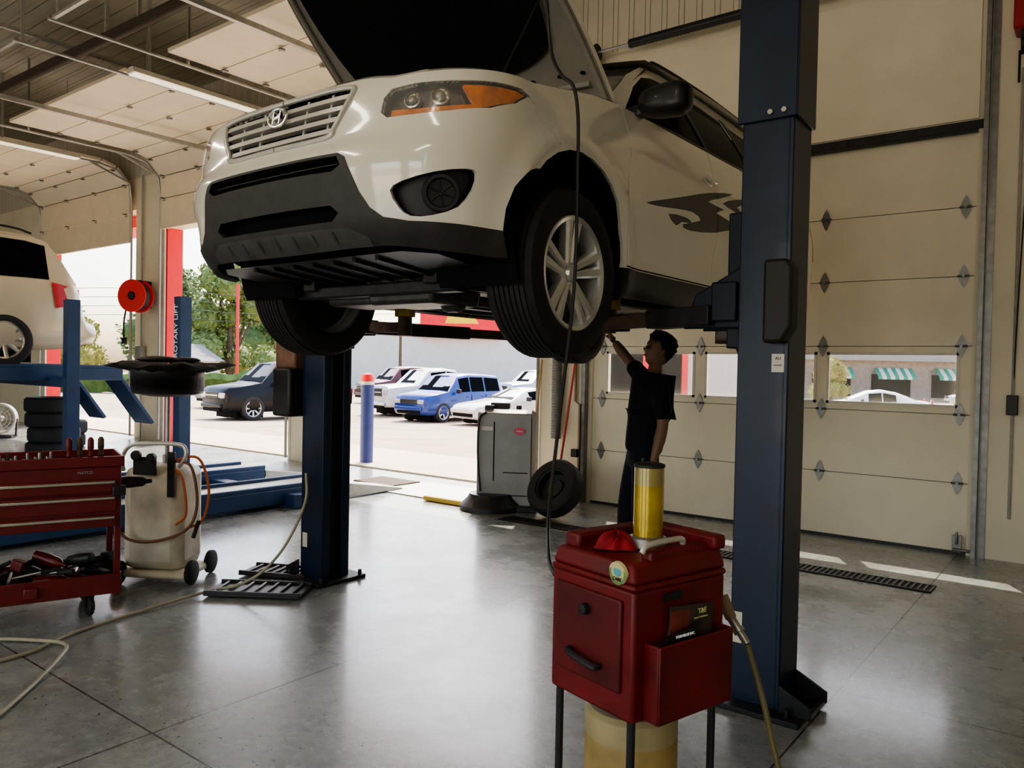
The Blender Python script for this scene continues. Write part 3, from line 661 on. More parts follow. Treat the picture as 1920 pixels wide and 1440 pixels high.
# ---------------------------------------------------------------- two-post lift
lf=thing('two_post_lift','dark blue two-post vehicle lift holding the white car','car lift',(0,0,0))
def column(x,s,H,sleeve):
    m=M(); y=3.53
    m.box((x-s*.105,y,H/2),(.03,.24,H)); 
    for sy in(-1,1): m.box((x,y+sy*.108,H/2),(.22,.024,H)); m.box((x+s*.105,y+sy*.08,H/2),(.014,.06,H))
    col=m.obj('column',liftb,lf,bev=.006)
    if sleeve:
        m=M()
        for sy in(-1,1): m.box((x,y+sy*.128,2.6+(H-2.6)/2+.01),(.26,.016,H-2.6))
        m.box((x-s*.125,y,2.6+(H-2.6)/2+.01),(.02,.26,H-2.6)); m.obj('column_extension',liftb,col,bev=.005)
        for dx in(.02,.08): m=M(); m.cyl((x+dx,y-.134,2.64),(x+dx,y-.15,2.64),.012,n=6); m.obj('bolt',galv,col)
        for z,dx in((3.2,-.06),(3.24,-.1)): m=M(); m.cyl((x+dx,y-.134,z),(x+dx,y-.14,z),.018,n=16); m.obj('bolt',darks,col)
    m=M(); m.box((x-s*.02,y,.012),(.42,.42,.024))
    for sy in(-1,1): m.prism([(0,0),(s*-.14,0),(s*-.14,.05),(0,.12)],(x-s*.12,y+sy*.12-.006,.02),(1,0,0),(0,0,1),.012)
    for dx in(-.17,.17):
        for dy in(-.17,.17): m.cyl((x+dx,y+dy,.02),(x+dx,y+dy,.06),.014,n=6)
    m.obj('base_plate',mat('base_dark',(.015,.017,.022),.5,.2,.4,12),col,bev=.004)
    m=M(); m.box((x+s*.10,y,1.92),(.16,.17,.62)); m.box((x+s*.17,y,1.82),(.12,.30,.18))
    for dy in(-.12,.10): m.prism([(0,0),(.28,0),(.22,.16),(0,.28)],(x+s*.10,y+dy,1.70),(s,0,0),(0,0,1),.02)
    m.obj('carriage',liftd,lf,bev=.008)
    m=M(); m.box((x+s*.02,y,1.3),(.10,.05,2.5)); m.obj('chain_guide',darks,col)
    for k in(0,1):
        yy=1.95+ (1.55 if k==0 else 3.05); px=-2.81-s*.74
        a=Vector((x+s*.22,y+(-.12 if k==0 else .12),1.76)); b=Vector((px,yy,1.74)); mid=a.lerp(b,.55)
        m=M(); m.beam(a,mid,.12,.09); m.obj('arm',darks,lf,bev=.006)
        m=M(); m.beam(mid-(b-a)*.08,b,.085,.065); m.cyl(b-Vector((0,0,.05)),b+Vector((0,0,.07)),.045); m.obj('arm_extension',rust,lf,bev=.004)
        m=M(); m.cyl(b+Vector((0,0,.07)),b+Vector((0,0,.135)),.065); m.obj('lift_pad',mat('pad_yellow',(.42,.30,.05),.6,0,.3,12),lf)
    return col
CX=-1.228
c1=column(CX,-1,3.75,True); c2=column(-4.33,1,3.2,False)
m=M(); m.prism([(.0,-.18),(.085,-.18),(.125,-.11),(.125,.14),(.10,.18),(.0,.18)],(CX+.03,3.42,1.81),(1,0,0),(0,0,1),.10); m.obj('lock_cover',mat('cover_black',(.02,.018,.017),.55),c1,bev=.015)
m=M(); m.box((CX+.075,3.409,1.545),(.055,.002,.08)); m.obj('sticker',whitep,c1)
text('sticker_text','ALI',.018,c1,(CX+.075,3.407,1.565),(math.pi/2,0,0),darks)
text('sticker_text','CERTIFIED',.008,c1,(CX+.075,3.407,1.535),(math.pi/2,0,0),darks)
m=M(); m.box((CX-.08,3.409,.35),(.05,.002,.14)); m.obj('sticker',whitep,c1)
m=M(); m.box((-4.58,3.42,1.58),(.22,.14,.24)); m.obj('motor',mat('motor_copper',(.22,.12,.08),.5,.3,.3,10),c2,bev=.02)
m=M(); m.box((-4.58,3.42,1.30),(.20,.2,.34)); m.obj('oil_reservoir',blackp,c2,bev=.02)
m=M(); m.box((-4.40,3.408,.28),(.05,.002,.1)); m.obj('sticker',whitep,c2)
# ---------------------------------------------------------------- other vehicles
def rings(st):
    out=[]
    for (y,zb,zbelt,zt,wb,wt) in st:
        cab=zt-zbelt>.12
        h=[(wb*.90,zb),(wb*.985,zb+.08),(wb,zb+.45*(zbelt-zb)),(wb*.975,zbelt-.06),(wb*.945,zbelt),(wt,zt-.06 if cab else zt-.012),(wt*.90,zt-.008),(wt*.45,zt+.022)]
        out.append([(x,y,z) for x,z in h]+[(-x,y,z) for x,z in h[::-1]])
    return out
def loftcar(name,label,loc,rz,st,paint,side,topg,wy,R,cat='car',rimk=6,rimm=None,bed=None,chromeb=False,lights=None,tails=True):
    e=thing(name,label,cat,loc,rz); rs=rings(st); k=16
    m=M(); 
    for r in rs: m.v+=[Vector(p) for p in r]
    for i in range(len(rs)-1):
        for j in range(k): m.f.append([i*k+j,i*k+(j+1)%k,(i+1)*k+(j+1)%k,(i+1)*k+j]); m.m.append(0)
    m.f+= [list(range(k)),list(range((len(rs)-1)*k,len(rs)*k))]; m.m+=[0,0]
    b=m.obj('body',[paint,blackd],e,smooth=48)
    c=M(); c.mi=1
    for y in wy: c.cyl((-1.5,y,R-.01),(1.5,y,R-.01),R*1.15,n=28)
    if bed: c.box(((0),(bed[0]+bed[1])/2,bed[2]+1),(bed[3]*2,bed[1]-bed[0],2))
    cb=c.obj('cut',[paint,blackd],None); 
    mod=b.modifiers.new('x','BOOLEAN'); mod.object=cb; mod.operation='DIFFERENCE'; mod.solver='EXACT'
    bpy.context.view_layer.update(); dg=bpy.context.evaluated_depsgraph_get(); me=bpy.data.meshes.new_from_object(b.evaluated_get(dg)); b.modifiers.clear(); b.data=me; bpy.data.objects.remove(cb)
    Wm=max(s[4] for s in st)
    for y in wy: m=M(); m.box((0,y,R*1.12),((Wm-.26)*2,R*2.34,R*1.85)); m.obj('wheel_well',blackd,e)
    def patch(q,nm,mt,sh_=.88,off=.006):
        q=[Vector(p) for p in q]; n=(q[1]-q[0]).cross(q[-1]-q[0]).normalized(); c=sum(q,Vector())/len(q)
        if n.z<0: n=-n
        q=[c+(p-c)*sh_+n*off for p in q]; mm=M(); mm.add(q,[tuple(range(len(q)))]); return mm.obj(nm,mt,e,fix=False)
    for grp in side:
        for s in(1,-1):
            i0,i1=grp; A=[rs[i][4] for i in range(i0,i1+1)]; B=[rs[i][5] for i in range(i0,i1+1)]
            mm=M()
            lo=[Vector((s*(p[0]+.008),p[1],p[2])) for p in A]; hi=[Vector((s*(p[0]+.010),p[1],p[2])) for p in B]
            lo2=[l.lerp(h,.06) for l,h in zip(lo,hi)]; hi2=[l.lerp(h,.92) for l,h in zip(lo,hi)]
            for q in (lo2,hi2): q[0]=q[0].lerp(q[-1],.05) ; q[-1]=q[-1].lerp(q[0],.05)
            n=len(lo2); mm.add(lo2+hi2,[(i,i+1,n+i+1,n+i) for i in range(n-1)]); mm.obj('side_window',glassd,e,fix=False)
    for grp in side[:2]:
        a=rs[grp[1]][3]
        for s in(1,-1):
            mm=M(); w0=st[grp[1]][4]; mm.box((s*(w0+.001),a[1],(a[2]+st[grp[1]][1]+.12)/2),(.012,.012,a[2]-st[grp[1]][1]-.14)); mm.obj('door_seam',blackd,e)
            mm=M(); mm.box((s*(w0*.985+.012),a[1]-.16,a[2]-.08),(.03,.16,.03)); mm.obj('door_handle',paint,e,bev=.008)
    for i0,i1,nm in topg:
        a,b_=rs[i0],rs[i1]; patch([a[5],a[7],a[8],a[10],b_[10],b_[8],b_[7],b_[5]],nm,glassd,.92,.014)
    for y in wy:
        for s in(1,-1): wheel(e,(s*(Wm-.105),y,R),s,R=R,W=.22,rr=R*.66,kind=rimk,rim=rimm or alu,disc=False)
    W0=st[0][4]; L=st[-1][0]
    lz,lh,lw=lights or (.68,.14,.30)
    for s in(1,-1):
        mm=M(); mm.box((s*(W0-.13),st[0][0]+.05,lz),(lw,.14,lh)); mm.obj('headlight',mat('headlamp_glass',(.6,.6,.58),.1,.2,coat=1),e,bev=.02)
        if tails: mm=M(); mm.box((s*(st[-1][4]-.08),L-.02,.95 if L>4.2 else .8),(.14,.10,.3)); mm.obj('tail_light',MC['tail_red'],e,bev=.02)
        mm=M(); iy=[i for i in range(len(st)) if st[i][3]-st[i][2]>.3][0]; mm.box((s*(st[iy][4]+.09),st[iy][0]-.22,st[iy][2]+.07),(.2,.1,.15)); mm.obj('side_mirror',blackp,e,bev=.03)
    mm=M(); mm.box((0,st[0][0]-.005,lz),(2*W0-.26-lw,.05,lh*1.25)); mm.obj('grille',blackp,e,bev=.01)
    mm=M(); mm.box((0,st[0][0]-.020,lz),(2*W0-.30-lw,.04,.04)); mm.obj('grille_bar',chrome,e)
    mm=M(); mm.box((0,st[0][0]-.01,.50),(2*W0*.97,.14,.15)); mm.obj('bumper',chrome if chromeb else paint,e,bev=.04)
    mm=M(); mm.box((0,st[0][0]+.0,.37),(2*W0*.8,.10,.12)); mm.obj('lower_intake',blackd,e,bev=.02)
    return e
SUVst=[(0,.36,.62,.76,.74,.66),(.06,.32,.74,.90,.86,.78),(.18,.28,.84,1.0,.93,.86),(.9,.25,.98,1.07,.97,.90),(1.30,.25,1.04,1.13,.97,.88),(1.95,.25,1.07,1.70,.97,.72),(2.6,.25,1.08,1.78,.97,.74),(3.5,.25,1.09,1.77,.97,.74),(4.50,.28,1.10,1.72,.96,.72),(4.85,.35,1.08,1.14,.92,.80),(4.95,.40,.95,1.0,.86,.76)]
def sc(st,L,H,W):
    l0=st[-1][0]; h0=max(s[3] for s in st); w0=max(s[4] for s in st)
    return [(s[0]*L/l0,s[1]*H/h0,s[2]*H/h0,s[3]*H/h0,s[4]*W/w0,s[5]*W/w0) for s in st]
PUst=[(0,.45,.85,1.04,.88,.80),(.10,.38,.95,1.18,.98,.90),(1.2,.36,1.12,1.26,1.0,.92),(1.5,.36,1.16,1.28,1.0,.90),(2.1,.36,1.18,1.84,1.0,.75),(2.9,.36,1.18,1.92,1.0,.76),(3.45,.36,1.18,1.86,1.0,.76),(3.58,.38,1.16,1.26,1.0,.93),(5.6,.42,1.16,1.26,1.0,.93),(5.7,.48,1.1,1.2,.96,.9)]
CPst=[(0,.30,.50,.58,.66,.58),(.12,.24,.58,.66,.82,.72),(.35,.20,.66,.73,.87,.77),(1.2,.18,.76,.84,.89,.78),(1.5,.18,.80,.88,.89,.78),(2.3,.18,.84,1.22,.89,.58),(2.8,.18,.85,1.27,.89,.58),(3.3,.18,.86,1.19,.89,.58),(4.05,.20,.86,.94,.88,.74),(4.4,.25,.84,.90,.84,.70),(4.5,.35,.75,.82,.78,.66)]
VNst=[(0,.30,.66,.76,.74,.66),(.15,.24,.80,.90,.92,.80),(.8,.20,.98,1.06,.98,.84),(1.2,.20,1.04,1.12,.99,.82),(1.95,.20,1.08,1.62,.99,.72),(2.5,.20,1.10,1.73,.99,.74),(3.6,.20,1.11,1.76,.99,.75),(4.2,.22,1.12,1.745,.985,.74),(4.48,.24,1.12,1.70,.975,.735),(4.66,.26,1.10,1.46,.965,.77),(4.80,.28,1.04,1.14,.95,.84),(4.86,.30,.80,.86,.945,.86),(4.92,.32,.62,.66,.93,.84),(5.04,.34,.58,.62,.90,.80),(5.08,.40,.52,.56,.86,.76)]
gold=mat('van_gold',(.60,.53,.40),.30,.2,.03,3,coat=.5)
e=loftcar('van','gold minivan parked on the raised blue four-post lift',(-11.93,-.05,1.38),0,VNst,gold,[(4,5),(5,6),(6,8)],[(3,4,'windshield'),(8,10,'rear_window')],(.95,3.90),.34,cat='van',rimk=9,rimm=chrome,tails=False)
for s in(1,-1):
    m=M(); m.grid(lambda u,v:(s*(.975+.014-.115*v**2-.03*u),4.50+.34*v**1.1-.05*u*(1-v),.78+.34*u-.06*v*u+.03*math.sin(math.pi*v)*(1-u)),8,8)
    m.obj('tail_light',mat('tail_light_red',(.50,.010,.012),.3,0,.1,10,spec=.4),e)
    m=M(); m.tube([(s*.995,1.4,.55),(s*1.0,2.5,.56),(s*1.0,3.4,.56)],.014,n=6); m.obj('side_molding',gold,e)
    m=M(); m.tube([(s*.70,2.3,1.76),(s*.71,3.0,1.80),(s*.71,4.0,1.80),(s*.70,4.3,1.75)],.016,n=6); m.obj('roof_rail',darks,e)
black=mat('car_black',(.006,.007,.009),.35,0,.1,3,coat=.12,spec=.25); cblue=mat('car_blue',(.02,.05,.24),.3,.2,.1,3,coat=.4); dblue=mat('car_darkblue',(.03,.06,.11),.3,.2,.1,3,coat=.3)
cwhite=mat('car_offwhite',(.68,.67,.64),.25,0,.03,3,coat=.5); cred=mat('car_red',(.10,.02,.02),.3,.2,.1,3,coat=.4); csil=mat('car_silver',(.50,.50,.50),.3,.5,.05,3,coat=.5)
def zg(x,y):
    d=-S37*x+C37*y
    return -.5*min(1,max(0,(d-12)/15))
RZ=math.radians(-12)
SG=[(5,6),(6,7),(7,8)]
def park(lat,dep,off=2.3,rz=RZ):
    p=V(lat,dep); f=Vector((math.sin(rz),-math.cos(rz),0)); p=p+f*off; return (p.x,p.y,zg(p.x,p.y))
loftcar('car','black full-size suv with silver wheels parked on the lot',park(-8.45,28.5,2.6,math.radians(-6)),math.radians(-6),sc(SUVst,5.1,2.05,1.0),black,SG,[(4,5,'windshield'),(8,9,'rear_window')],(1.0,3.95),.42,lights=(.86,.18,.34),rimk=8)
loftcar('car','dark blue sedan parked behind the black suv',park(-11.6,35),RZ,sc(CPst,4.7,1.50,.9),dblue,[(5,6),(6,7)],[(4,5,'windshield'),(7,8,'rear_window')],(.9,3.7),.33,rimk=8,lights=(.6,.12,.3))
loftcar('pickup_truck','white crew cab pickup truck parked on the lot',park(-3.3,32.5,2.8),RZ,PUst,cwhite,[(4,5),(5,6)],[(3,4,'windshield'),(6,7,'rear_window')],(1.05,4.5),.42,cat='truck',bed=(3.7,5.5,.75,.82),chromeb=True,lights=(.95,.24,.30),rimk=7)
loftcar('car','bright blue compact suv parked on the lot',park(-2.25,29.3,2.2,math.radians(-2)),math.radians(-2),sc(SUVst,4.4,1.74,.92),cblue,SG,[(4,5,'windshield'),(8,9,'rear_window')],(.85,3.45),.36,lights=(.74,.14,.28),rimk=5)
loftcar('car','white two-door coupe parked on the lot',park(.05,27.5,2.2),RZ,CPst,cwhite,[(5,6),(6,7)],[(4,5,'windshield'),(7,8,'rear_window')],(.88,3.6),.32,lights=(.5,.1,.3),rimk=5)
loftcar('pickup_truck','silver pickup truck parked farther back on the lot',park(1.5,42,2.8),RZ,PUst,csil,[(4,5),(5,6)],[(3,4,'windshield'),(6,7,'rear_window')],(1.05,4.5),.40,cat='truck',bed=(3.7,5.5,.75,.82),lights=(.95,.2,.34),rimk=7)
loftcar('car','dark red suv parked behind the white pickup truck',park(-6.0,42,2.4),RZ,sc(SUVst,4.8,1.95,.95),cred,SG,[(4,5,'windshield'),(8,9,'rear_window')],(.95,3.75),.38,rimk=6,lights=(.82,.15,.3))
for la,de,c,lb in((13.5,33,cwhite,'white sedan parked beyond the closed door'),(8.2,30,csil,'silver sedan parked beyond the closed door'),(30,52,csil,'silver car parked near the far storefront')):
    loftcar('car',lb,park(la,de),math.radians(-70),sc(CPst,4.6,1.42,.9),c,[(5,6),(6,7)],[(4,5,'windshield'),(7,8,'rear_window')],(.9,3.6),.32,rimk=6)
# ---------------------------------------------------------------- outside ground / buildings
asph=mat('asphalt',(.43,.345,.255),.9,0,.16,.8,bump=.01)
apr=mat('concrete_apron',(.60,.53,.42),.85,0,.08,1)
m=M()
def gfn(u,v):
    x=-130+220*u; y=7.8+130*v*v; return (x,y,zg(x,y) if y>9 else 0)
m.grid(gfn,60,60); top(m.obj('parking_lot',asph),'tan sunlit asphalt parking lot','ground',kind='structure')
m=M(); m.box((-10,8.75,-.02),(30,1.9,.06)); top(m.obj('concrete_apron',apr),'pale concrete apron along the doors','ground',kind='structure')
m=M(); m.box((-9.5,-29.6,-.2),(80,40,.2)); top(m.obj('rear_lot',asph),'asphalt outside the opposite doors','ground',kind='structure')
m=M(); m.box((-9.5,8.15,4.62),(27.6,.7,.9)); struct(m.obj('trim_7',redb),'red exterior fascia deepened to block sun')  # fascia given extra depth to cut the sun through the doorways
for i,x in enumerate((-13.83,-18.98)):
    m=M(); m.box((x,7.66,2.0),(.05,.30,4.0)); struct(m.obj('trim_%d'%(8+i),redb),'red painted door reveal')
for i,x in enumerate((-10.1,-5.34,-9.08)):
    m=M(); m.box((x,7.65,1.97),(.05,.32,3.94)); struct(m.obj('trim_%d'%(10+i),whitep),'white door jamb')
for i,x in enumerate((-13.88,-18.98)):
    m=M(); m.box((x,7.485,1.97),(.09,.03,3.94)); struct(m.obj('trim_%d'%(13+i),whitep),'white door jamb edge')
o=thing('bollard','blue steel bollard with a red and white top beside the doorway','bollard',(-9.02,8.12,0))
m=M(); m.lathe([(0,0),(.1,0),(.1,1.2),(0,1.2)],n=24); m.obj('post',mat('bollard_blue',(.03,.05,.20),.5,0,.1,8),o)
m=M(); m.lathe([(.102,1.2),(.102,1.25),(.0,1.25)],n=24); m.obj('white_band',whitep,o)
m=M(); m.lathe([(.102,1.25),(.102,1.31),(.08,1.36),(0,1.38)],n=24); m.obj('red_cap',redb,o)
p=V(-2.0,60); o=thing('shop_building','low pale block building with a red sign fascia across the lot','building',(p.x,p.y,-.5),math.radians(37.5))
m=M(); m.box((0,4,2.55),(24,8,5.1)); m.obj('walls',mat('block_wall',(.68,.66,.62),.8,0,.05,2),o)
m=M(); m.box((0,-.05,5.15),(24.4,.5,.25)); m.obj('roof_edge',whitep,o)
m=M(); m.box((-2.0,-.3,5.65),(6.2,.5,2.9)); m.obj('sign_fascia',mat('sign_red',(.85,.02,.03),.5),o)
m=M(); m.prism([(0,0),(2.6,0),(2.3,.45),(.2,.6)],(-3.2,-.56,5.3),(1,0,0),(0,0,1),.03); m.obj('sign_lettering',mat('sign_yellow',(.9,.6,.02),.5),o)
p=V(29,62); o=thing('strip_mall','brown brick strip mall with green and white striped awnings','building',(p.x,p.y,-.5),math.radians(32.5))
m=M(); m.box((0,4,1.9),(26,8,3.9)); m.obj('walls',mat('tan_brick',(.34,.26,.20),.85,0,.2,3),o)
m=M(); m.box((0,-.3,3.55),(26.4,1.0,.8)); m.obj('roof_band',mat('gray_band',(.30,.28,.26),.7),o)
for k in range(5):
    m=M()
    for q in range(9):
        m.mi=q%2; x=-9.5+k*4.6+q*.32; m.add([(x,-.2,2.6),(x+.32,-.2,2.6),(x+.32,-1.2,1.9),(x,-1.2,1.9),(x,-1.2,1.7),(x+.32,-1.2,1.7)],[(0,1,2,3),(3,2,5,4)])
    m.obj('awning',[mat('awning_green',(.02,.28,.15),.6),whitep],o)
    m=M(); m.box((-8.1+k*4.6,-.03,1.2),(3,.06,1.8)); m.obj('shop_window',glassd,o)
p=V(5.2,24); o=thing('red_storefront','storefront with bright red door frames','building',(p.x,p.y,-.4),math.radians(37.5))
m=M(); m.box((0,1.5,1.9),(5.0,3,4.2)); m.obj('walls',mat('store_wall',(.60,.57,.52),.8),o)
m=M()
for x in(-2.3,-1.1,.1): m.box((x,-.05,1.6),(.18,.1,3.4))
m.box((-1.1,-.05,3.1),(2.6,.1,.3)); m.obj('frame',redb,o)
m=M(); m.box((-1.1,-.02,1.5),(2.2,.03,2.9)); m.obj('shop_window',glassd,o)
leafm=[mat('leaf_%d'%i,c,.7,0,.35,2) for i,c in enumerate(((.12,.18,.05),(.19,.24,.065),(.32,.30,.08)))]
bark=mat('bark',(.12,.08,.05),.9,0,.3,8)
def treemesh(seed,n=6500):
    rnd=random.Random(seed); m=M(); bl=[]
    for k in range(15):
        a=rnd.random()*6.28; r=.3+rnd.random()*2.3; z=1.7+rnd.random()*5.6; bl.append((r*math.cos(a)*(1.15-z/12),r*math.sin(a)*(1.15-z/12),z,.95+rnd.random()*.9))
    for k in range(n):
        b=rnd.choice(bl); d=Vector((rnd.gauss(0,1),rnd.gauss(0,1),rnd.gauss(0,1))).normalized()*b[3]*(rnd.random()**.35)
        c=Vector(b[:3])+d; u=Vector((rnd.gauss(0,1),rnd.gauss(0,1),rnd.gauss(0,1))).normalized(); w=u.orthogonal().normalized(); s=.10+.12*rnd.random()
        m.add([c-u*s,c+w*s*.6,c+u*s,c-w*s*.6],[(0,1,2,3)])
    for b in bl: m.ball(b[:3],b[3]*.72,8,6)
    return m,bl
protos={}
def tree(lat,dep,s,kind):
    p=V(lat,dep); e=thing('tree',('leafy green tree beyond the parking lot','light green tree beyond the parking lot','yellowing tree beyond the parking lot')[kind],'tree',(p.x,p.y,-.5),random.random()*6,group='trees beyond the lot'); e.scale=(s,s,s)
    if kind not in protos:
        m,bl=treemesh(10+kind); a=m.obj('foliage',leafm[kind],e,fix=False); a['kind']='stuff'
        t=M(); t.cyl((0,0,0),(0,0,4.6),.26,.14,n=8)
        for b in bl[:6]: t.cyl((0,0,1.5),b[:3],.1,.04,n=6)
        protos[kind]=(a,t.obj('trunk',bark,e))
    else:
        for q in protos[kind]: k=q.copy(); COL.objects.link(k); k.parent=e
for la,de,s,k in((-27.5,63,1.2,0),(-21.4,59,1.2,1),(-16.8,73,1.15,0),(-32.5,56,.9,2),(-37.5,61,1.0,1),(-43,65,1.1,0),(-49.5,72,1.1,1),(-35.0,47.5,.5,2),(-24.0,79,1.5,0),(20.5,50,.42,2),(18.0,54,.40,2),(-34,77,1.35,0),(-59,74,1.2,1)): tree(la,de,s,k)
p=V(-22.0,52); o=thing('house','small white house with a gabled roof','house',(p.x,p.y,-.5),math.radians(30))
m=M(); m.box((0,0,1.1),(3.0,4,2.2)); m.prism([(-1.5,2.2),(1.5,2.2),(0,3.1)],(0,2,0),(1,0,0),(0,0,1),4); m.obj('walls',whitep,o)
m=M()
for s in(1,-1): m.add([(0,-2.3,3.2),(0,2.3,3.2),(s*1.8,2.3,2.05),(s*1.8,-2.3,2.05)],[(0,1,2,3)])
m.obj('roof',mat('roof_gray',(.2,.2,.21),.8),o)
m=M(); m.box((0,-2.01,1.2),(.8,.04,.9)); m.obj('house_window',glassd,o)
p=V(-29.5,42); o=thing('house','pale house with a grey roof among the trees','house',(p.x,p.y,-.5),math.radians(30))
m=M(); m.box((0,0,.8),(6,3,1.6)); m.obj('walls',whitep,o)
m=M(); m.prism([(-3.3,1.5),(3.3,1.5),(2.4,2.3),(-2.4,2.3)],(0,1.8,0),(1,0,0),(0,0,1),3.6); m.obj('roof',MC['roof_gray'],o)
p=V(-17.6,49.8); o=thing('sign_pole','tall thin red pole on the lot','pole',(p.x,p.y,-.5)); m=M(); m.cyl((0,0,0),(0,0,7),.10,n=10); m.obj('pole',redb,o)
o=thing('power_lines','utility poles carrying overhead power lines','power line'); 
A=V(-44,50.5,0);B=V(-8,55.5,0)
for q in(A,A.lerp(B,.5),B): m=M(); m.cyl((q.x,q.y,-.5),(q.x,q.y,6.6),.12,.08,n=8); m.obj('utility_pole',bark,o)
for k in range(4):
    m=M(); z=4.6+k*.6; m.tube([(A.x,A.y,z),(A.lerp(B,.25).x,A.lerp(B,.25).y,z-.35),(A.lerp(B,.5).x,A.lerp(B,.5).y,z),(A.lerp(B,.75).x,A.lerp(B,.75).y,z-.35),(B.x,B.y,z)],.02,n=5); m.obj('wire',blackp,o)
m=M(); a=V(-60,46.6);b=V(-12,46.6)
def hf(u,v):
    q=a.lerp(b,u); q=q+V(0,.9*v); return (q.x,q.y,-.5+1.4*math.sin(math.pi*min(1,v+.25))+.22*math.sin(u*97)*math.cos(u*41))
m.grid(hf,140,6); top(m.obj('hedge',mat('hedge_green',(.10,.17,.04),.8,0,.4,2,bump=.1)),'low green hedge along the far side of the lot','hedge',kind='stuff')
# ---------------------------------------------------------------- four-post lifts
def fourpost(label,x0,z,ycol,cols,yend,ystart,blue,topz=2.25,beamw=2.9):
    e=thing('four_post_lift',label,'car lift',(0,0,0))
    for xa in(x0,x0+1.45):
        m=M(); m.box((xa+.27,(ystart+yend)/2,z-.08),(.55,yend-ystart,.16)); m.box((xa+.02,(ystart+yend)/2,z+.02),(.03,yend-ystart,.05)); m.box((xa+.53,(ystart+yend)/2,z+.02),(.03,yend-ystart,.05))
        m.obj('runway',blue,e,bev=.01)
        m=M(); m.box((xa+.27,(ystart+yend)/2,z+.004),(.46,yend-ystart-.04,.01)); m.obj('runway_plate',galv,e)
    m=M(); m.box((x0+1.0,ycol,max(z-.17,.08)),(beamw,.16,.14)); m.obj('crossbeam',blue,e,bev=.01)
    for (cx,cy) in cols:
        m=M(); m.box((cx-.06,cy,topz/2),(.02,.15,topz)); m.box((cx+.06,cy,topz/2),(.02,.15,topz)); m.box((cx,cy+.07,topz/2),(.12,.015,topz)); m.box((cx,cy-.07,topz/2),(.12,.015,topz)); m.obj('column',blue,e,bev=.004)
        m=M(); m.box((cx,cy,.01),(.34,.34,.02)); m.obj('base_plate',blue,e)
    return e
fl1=fourpost('blue four-post drive-on lift raised with a van on it',-12.88,1.38,4.42,[(-10.42,4.42),(-13.55,4.42),(-10.42,-.6),(-13.55,-.6)],5.3,-1.0,liftb2)
for xa in(-12.88,-11.43): m=M(); m.beam((xa+.27,5.27,1.28),(xa+.27,5.75,.6),.5,.05); m.obj('ramp',liftb2,fl1,bev=.006)
fl2=fourpost('blue four-post drive-on lift lowered to the floor',-8.75,.20,5.06,[(-8.93,5.06)],5.75,1.2,liftb2,topz=2.28,beamw=2.3)
for xa in(-8.75,-7.30): m=M(); m.add([(xa,5.75,.18),(xa+.55,5.75,.18),(xa+.55,6.7,.02),(xa,6.7,.02),(xa,5.75,.0),(xa+.55,5.75,.0)],[(0,1,2,3),(0,3,4),(1,5,2)]); m.obj('ramp',galv,fl2)
text('column_lettering','ROTARY LIFT',.108,fl2,(-8.93,4.974,1.865),(math.pi/2,-math.pi/2,0),mat('white_letter',(.85,.85,.85),.5,emit=.1),depth=.002)
m=M(); m.box((-6.2,6.85,.006),(1.5,.9,.012)); top(m.obj('floor_plate',galv),'flat steel plate on the floor by the doorway','floor plate')
m=M(); m.box((-7.35,6.97,.008),(.7,.5,.016)); top(m.obj('floor_mat',mat('brown_mat',(.06,.035,.02),.8)),'dark brown mat on the floor by the doorway','mat')
m=M(); m.box((-5.75,6.33,.03),(.6,.08,.05)); top(m.obj('floor_bar',mat('chock_yellow',(.6,.42,.08),.6),bev=.01),'low yellow painted bar on the floor','floor bar')
# ---------------------------------------------------------------- fluid machine (red)
fm=thing('fluid_exchange_machine','grimy red plastic service cart on black legs with yellow reservoir','shop machine',(-.934,1.741,0),math.radians(-15.6))
m=M(); m.box((-.16,.18,.77),(.32,.36,.34)); m.box((-.16,.18,.945),(.328,.368,.02)); b=m.obj('body',redc,fm,bev=.014)
m=M(); m.add([(-.322,-.002,.955),(.002,-.002,.955),(.002,.362,.955),(-.322,.362,.955),(-.305,.008,1.005),(-.015,.008,1.005),(-.015,.352,1.02),(-.305,.352,1.02)],[(0,1,5,4),(1,2,6,5),(2,3,7,6),(3,0,4,7),(4,5,6,7),(0,3,2,1)]); m.box((-.27,.18,1.02),(.06,.31,.045)); m.box((-.14,.325,1.03),(.30,.05,.04)); m.box((-.035,.2,1.01),(.04,.25,.04)); m.obj('lid',redc,fm,bev=.010)
m=M(); m.box((-.165,-.004,.79),(.255,.012,.24)); dr=m.obj('front_panel',mat('red_dirty',(.10,.006,.008),.5,0,.5,6),fm,bev=.005)
m=M(); m.tube([(-.22,-.012,.735),(-.215,-.03,.735),(-.165,-.032,.728),(-.115,-.03,.722),(-.11,-.012,.722)],.010,n=8); m.obj('handle',blackp,dr)
m=M(); m.lathe([(0,.02),(.014,.018),(.016,0)],o=(-.165,-.01,.86),ax=(0,-1,0),n=16); m.obj('knob',blackp,dr)
m=M()
m.box((.047,.19,.705),(.008,.29,.20)); m.box((.022,.046,.705),(.05,.008,.20)); m.box((.022,.334,.705),(.05,.008,.20)); m.box((.022,.19,.610),(.05,.29,.010))
m.obj('side_pocket',redc,fm,bev=.003)
for i,(x,y) in enumerate(((-.30,.02),(-.02,.02),(-.02,.34),(-.30,.34))):
    m=M(); m.cyl((x,y,.0),(x,y,.62),.011,n=10); m.obj('leg',blackp,fm)
m=M(); m.cyl((-.30,.02,.06),(-.30,.34,.06),.008,n=8); m.obj('leg_brace',blackp,fm)
m=M(); m.lathe([(0,1.015),(.052,1.015),(.052,1.04),(.042,1.045)],o=(-.12,.173,0),n=28); m.obj('reservoir_base',steel,fm)
ym=mat('yellow_fluid',(.50,.35,.014),.22,.45,.3,10,coat=.6)
